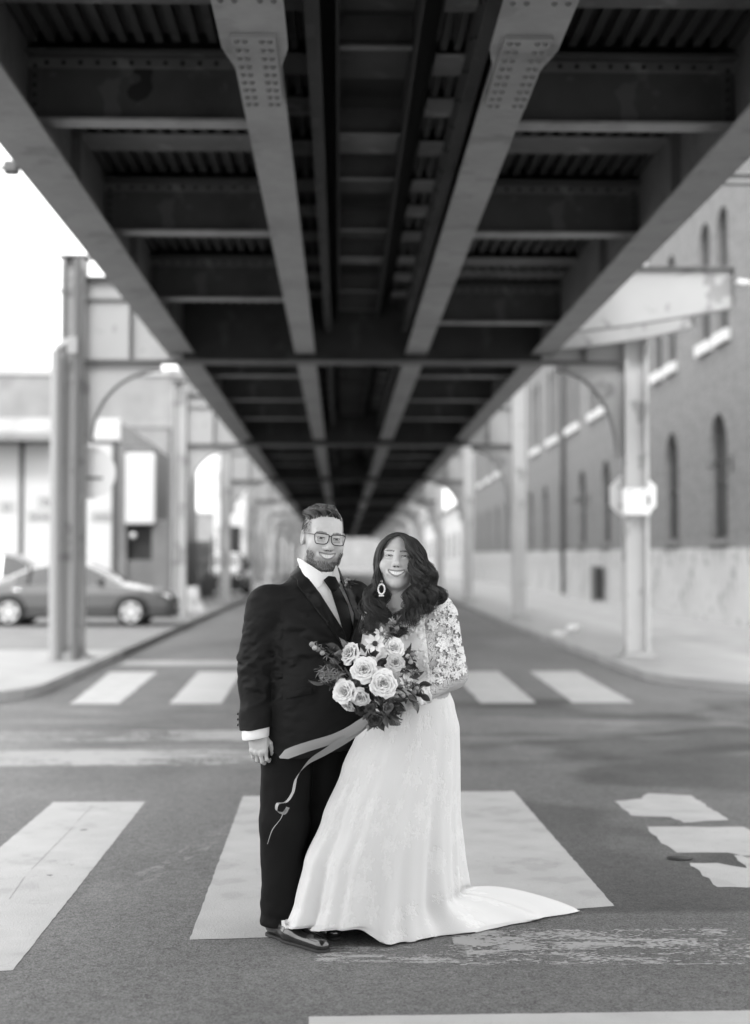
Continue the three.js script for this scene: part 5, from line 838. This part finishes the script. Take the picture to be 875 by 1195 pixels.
// ---------------------------------------------------------------- bouquet held by the bride
{
  const bq = thing('bouquet', 'large loose bouquet of pale roses with dark foliage and trailing ribbons', 'bouquet', at(437, 792, 5.72).toArray());
  const O = bq.position.clone(), rel = (px, py, Z) => at(px, py, Z).sub(O), r = rng(14);
  const petalPatch = (f, nu = 7, nv = 6) => { const p = [], ix = []; for (let j = 0; j <= nv; j++) for (let i = 0; i <= nu; i++) { p.push(...f((i / nu) * 2 - 1, j / nv)); if (i && j) { const k = j * (nu + 1) + i, b = k - nu - 1; ix.push(b - 1, b, k, b - 1, k, k - 1); } } const g = new THREE.BufferGeometry(); g.setAttribute('position', new THREE.BufferAttribute(new Float32Array(p), 3)); g.setIndex(ix); g.computeVertexNormals(); return g; };
  function roseGeo(R, open, seed, n = 24) { // axis +y
    const q = rng(seed), list = [];
    for (let k = 0; k < n; k++) {
      const t = k / (n - 1), a0 = k * 2.4 + q() * 0.4, rb = R * (0.05 + 0.42 * t), rt = R * (0.1 + lerp(0.62, 0.95, open) * Math.pow(t, 0.85)), h = R * (0.95 - 0.5 * t * t * open), half = lerp(1.6, 0.72, t), lean = t, wob = q() * 6;
      list.push(petalPatch((u, v) => { const a = a0 + u * half * (0.5 + 0.5 * Math.sin(Math.PI * mn(1, v * 0.75 + 0.2))), curl = v > 0.75 ? (v - 0.75) * 4 : 0, rad = lerp(rb, rt, Math.pow(v, 0.8)) + curl * R * 0.12 * lean + 0.03 * R * Math.sin(u * 5 + wob) * v, y = h * Math.sin(v * Math.PI * 0.5) - curl * R * 0.13 * lean - u * u * R * 0.14 * v + 0.02 * R * Math.sin(u * 7 + wob) * v; return [Math.cos(a) * rad, y - R * 0.35, Math.sin(a) * rad]; }));
    }
    return merge(list);
  }
  const face = (m, dx, dy, dz, spin) => m.quaternion.setFromUnitVectors(V(0, 1, 0), V(dx, dy, dz).normalize()).multiply(new THREE.Quaternion().setFromAxisAngle(V(0, 1, 0), spin));
  const petalMat = (v) => MP(v, 0.65, { side: THREE.DoubleSide, sheen: 0.2, sheenColor: grey(0.5) });
  const roses = [[409.5, 763, 5.68, 0.047, 0.62, -0.75, 0.4, 0.6, 'cream rose turned aside at the top left'], [424.6, 781.5, 5.625, 0.05, 0.72, -0.1, 0.25, 1], [447, 797.5, 5.61, 0.054, 0.72, 0.05, 0.1, 1], [459, 757, 5.69, 0.046, 0.76, 0.25, 0.45, 0.9], [461, 773.5, 5.65, 0.036, 0.5, 0.2, 0.35, 1], [403, 807, 5.65, 0.05, 0.7, -0.5, 0.2, 0.9], [420.5, 813, 5.64, 0.038, 0.6, -0.25, -0.3, 0.85], [406, 822, 5.68, 0.032, 0.6, -0.6, -0.6, 0.6]];
  roses.forEach(([px, py, Z, R, tone, dx, dy, dz], i) => { const m = part('rose', roseGeo(R * 1.02, 0.75 + 0.2 * r(), 50 + i * 7, 26), petalMat(tone), bq); m.position.copy(rel(px, py, Z)); face(m, dx, dy, dz, r() * 6); });
  const anemone = (px, py, Z, R, tone, dir, core) => { const list = []; for (let k = 0; k < 8; k++) { const a0 = k * 0.785 + (k % 2) * 0.1, y0 = (k % 2) * 0.004; list.push(petalPatch((u, v) => { const w = 0.42 * Math.sin(Math.PI * mn(0.98, 0.12 + v * 0.8)), a = a0 + u * w, rad = R * (0.15 + 0.85 * v) * (1 - 0.1 * u * u); return [Math.cos(a) * rad, y0 + R * 0.28 * v * v + 0.05 * R * u * u, Math.sin(a) * rad]; }, 4, 4)); } const m = part('anemone', merge(list), petalMat(tone), bq); m.position.copy(rel(px, py, Z)); face(m, ...dir, r()); part('flower_eye', new THREE.SphereGeometry(R * 0.27, 14, 10).translate(0, R * 0.12, 0), M(core, 0.6), m); };
  anemone(437.6, 751.5, 5.66, 0.042, 0.74, [-0.1, 0.35, 1], 0.015); anemone(444.5, 740.5, 5.7, 0.03, 0.72, [0.1, 0.6, 0.8], 0.2); anemone(472, 795, 5.68, 0.03, 0.6, [0.5, 0.2, 0.9], 0.3);
  [[437.6, 838, 5.66, 0.036, 0.03], [421.5, 827, 5.67, 0.028, 0.025], [452, 826, 5.66, 0.024, 0.1], [431, 826, 5.65, 0.022, 0.05]].forEach(([px, py, Z, R, tone], i) => { const m = part('dark_bloom', roseGeo(R, 0.9, 90 + i, 18), petalMat(tone), bq); m.position.copy(rel(px, py, Z)); face(m, r() - 0.5, -0.35, 0.9, r() * 6); });
  // leaves
  const leafG = [[0.05, 0.017], [0.038, 0.014], [0.06, 0.013]].map(([L, W]) => petalPatch((u, v) => [u * W * Math.sin(Math.PI * mn(1, 0.06 + v * 0.94)), L * v, -0.35 * L * v * v + abs(u) * W * 0.4], 4, 6)), leafM = [0.05, 0.09, 0.16, 0.03].map((v) => M(v, 0.6, { side: THREE.DoubleSide }));
  const spots = [[395, 785, 14, 16], [385, 790, 10, 12], [430, 800, 20, 10], [435, 770, 16, 12], [440, 815, 22, 14], [455, 812, 12, 14], [468, 805, 12, 18], [480, 803, 8, 12], [472, 785, 8, 12], [448, 735, 8, 8], [458, 735, 6, 8], [474, 768, 7, 8], [415, 795, 12, 10], [436, 830, 12, 12], [455, 825, 10, 10], [398, 765, 8, 9]];
  for (const [px, py, n, sp] of spots) for (let k = 0; k < n; k++) {
    const m = part('leaf', leafG[(r() * 3) | 0], leafM[(r() * 4) | 0], bq), x = px + (r() - 0.5) * sp * 1.6, y = py + (r() - 0.5) * sp * 1.6, dx = x - 435, dy = 790 - y, q = hyp(dx, dy) + 1; m.position.copy(rel(x, y, 5.665 + 0.05 * r() + 0.0006 * q)); face(m, dx / q + (r() - 0.5) * 1.1, dy / q + (r() - 0.5) * 1.1, 0.35 + 0.5 * r(), r() * 6);
  }
  // fine sprigs and fern on the left, small blossoms on the right
  const S = new Strands();
  const stem = (a, b, tone, sub, L) => { const pts = []; for (let k = 0; k <= 8; k++) { const t = k / 8, p = a.clone().lerp(b, t); p.y += 0.012 * Math.sin(t * 3); p.x += 0.004 * Math.sin(t * 9); pts.push(p); } S.add(pts, 0.0018, 0.0008, tone, 4); for (let k = 2; k <= 8; k++) for (let j = 0; j < sub; j++) { const d = V(r() - 0.5, r() - 0.5, r() - 0.4).normalize().multiplyScalar(L * (0.6 + 0.8 * r())); S.add([pts[k], pts[k].clone().addScaledVector(d, 0.5).add(V(0, 0.003, 0)), pts[k].clone().add(d)], 0.003, 0.0006, tone * (0.7 + 0.8 * r()), 4, 0.3); } };
  stem(rel(402, 786, 5.68), rel(364, 752, 5.7), 0.16, 4, 0.02); stem(rel(405, 790, 5.68), rel(377, 780, 5.68), 0.07, 5, 0.024); stem(rel(400, 792, 5.67), rel(371, 786, 5.67), 0.22, 5, 0.03); stem(rel(400, 793, 5.67), rel(373, 792, 5.68), 0.25, 5, 0.03); stem(rel(404, 775, 5.69), rel(384, 759, 5.7), 0.1, 4, 0.02); stem(rel(446, 750, 5.68), rel(457, 726, 5.7), 0.3, 5, 0.018); stem(rel(448, 752, 5.68), rel(462, 734, 5.7), 0.1, 4, 0.02); stem(rel(470, 790, 5.68), rel(482, 762, 5.7), 0.12, 5, 0.018); stem(rel(468, 800, 5.67), rel(492, 806, 5.69), 0.14, 5, 0.02); stem(rel(465, 790, 5.67), rel(488, 786, 5.69), 0.2, 5, 0.018);
  for (let k = 0; k < 10; k++) { const a = rel(404, 786, 5.68), b = rel(371 + r() * 10, 783 + r() * 14, 5.66 + 0.04 * r()), m = a.clone().lerp(b, 0.5).add(V(0, 0.01 * (r() - 0.5), 0.01)); S.add([a, m, b], 0.0012, 0.0008, 0.28, 4); }
  part('sprigs', S.geo(), vmat(0.6), bq, { kind: 'stuff' });
  for (const [px, py] of [[364, 752], [367, 756], [371, 758], [376, 762], [455, 727], [460, 726], [463, 733], [476, 766], [481, 764], [479, 772], [486, 803], [483, 808], [489, 807], [476, 800], [470, 812]]) part('bud', new THREE.IcosahedronGeometry(0.0085 + 0.003 * r(), 1), M(0.12 + 0.45 * r() * r(), 0.6), bq).position.copy(rel(px, py, 5.665 + 0.02 * r()));
  // bound stems
  part('stem_bundle', Array.from({ length: 14 }, (_, i) => { const a = (i / 14) * 6.28, o = V(Math.cos(a) * 0.014, 0, Math.sin(a) * 0.014); return cyl(rel(444, 800, 5.74).add(o), rel(461, 846, 5.79).addScaledVector(o, 1.3), 0.0045, 0.0045, 7); }), M(0.1, 0.7), bq);
  // ribbons
  const ribbon = (pts, w, twist, tone, sag = 0) => {
    const c = new THREE.CatmullRomCurve3(pts), n = 70, p = [], ix = [];
    for (let i = 0; i <= n; i++) { const t = i / n, q = c.getPoint(t), T = c.getTangent(t), up = V(Math.sin(twist(t)) * 0.4, Math.cos(twist(t)), Math.sin(twist(t))), s = up.addScaledVector(T, -up.dot(T)).normalize(), ww = w(t); for (const [e, zz] of [[-1, 0], [-0.33, 0.002], [0.33, 0.002], [1, 0]]) p.push(q.x + s.x * e * ww, q.y + s.y * e * ww, q.z + s.z * e * ww + zz); if (i) for (let j = 0; j < 3; j++) { const a = i * 4 + j, b = a - 4; ix.push(b, b + 1, a + 1, b, a + 1, a); } }
    const g = new THREE.BufferGeometry(); g.setAttribute('position', new THREE.BufferAttribute(new Float32Array(p), 3)); g.setIndex(ix); g.computeVertexNormals(); part('ribbon', g, MP(tone, 0.5, { side: THREE.DoubleSide, sheen: 0.3, sheenColor: grey(0.5) }), bq);
  };
  ribbon([rel(432, 836, 5.72), rel(414, 850, 5.74), rel(392, 861, 5.77), rel(360, 871, 5.8), rel(340, 878, 5.8), rel(326, 884, 5.8)], (t) => 0.02 * (t > 0.88 ? 1 - (t - 0.88) * 6.5 : 1) * (t < 0.15 ? 0.6 + t * 2.7 : 1), (t) => -0.2 + 0.6 * Math.sin(t * 4), 0.25);
  ribbon([rel(431, 840, 5.73), rel(408, 859, 5.76), rel(382, 876, 5.79), rel(360, 890, 5.81), rel(346, 908, 5.82), rel(341, 926, 5.82), rel(333, 936, 5.83), rel(324, 938, 5.82), rel(323, 946, 5.81), rel(331, 949, 5.82), rel(336, 942, 5.84)], (t) => (t < 0.5 ? 0.019 : lerp(0.019, 0.008, (t - 0.5) * 2)), (t) => 0.3 + 1.9 * t, 0.25);
  ribbon([rel(332, 945, 5.83), rel(327, 956, 5.85), rel(318, 968, 5.86), rel(312, 985, 5.87)], (t) => lerp(0.008, 0.003, t), (t) => 0.8 + t, 0.16);
}
scene.traverse((o) => { if (o.isMesh) { o.castShadow = true; o.receiveShadow = true; } });
renderer.render(scene, camera);
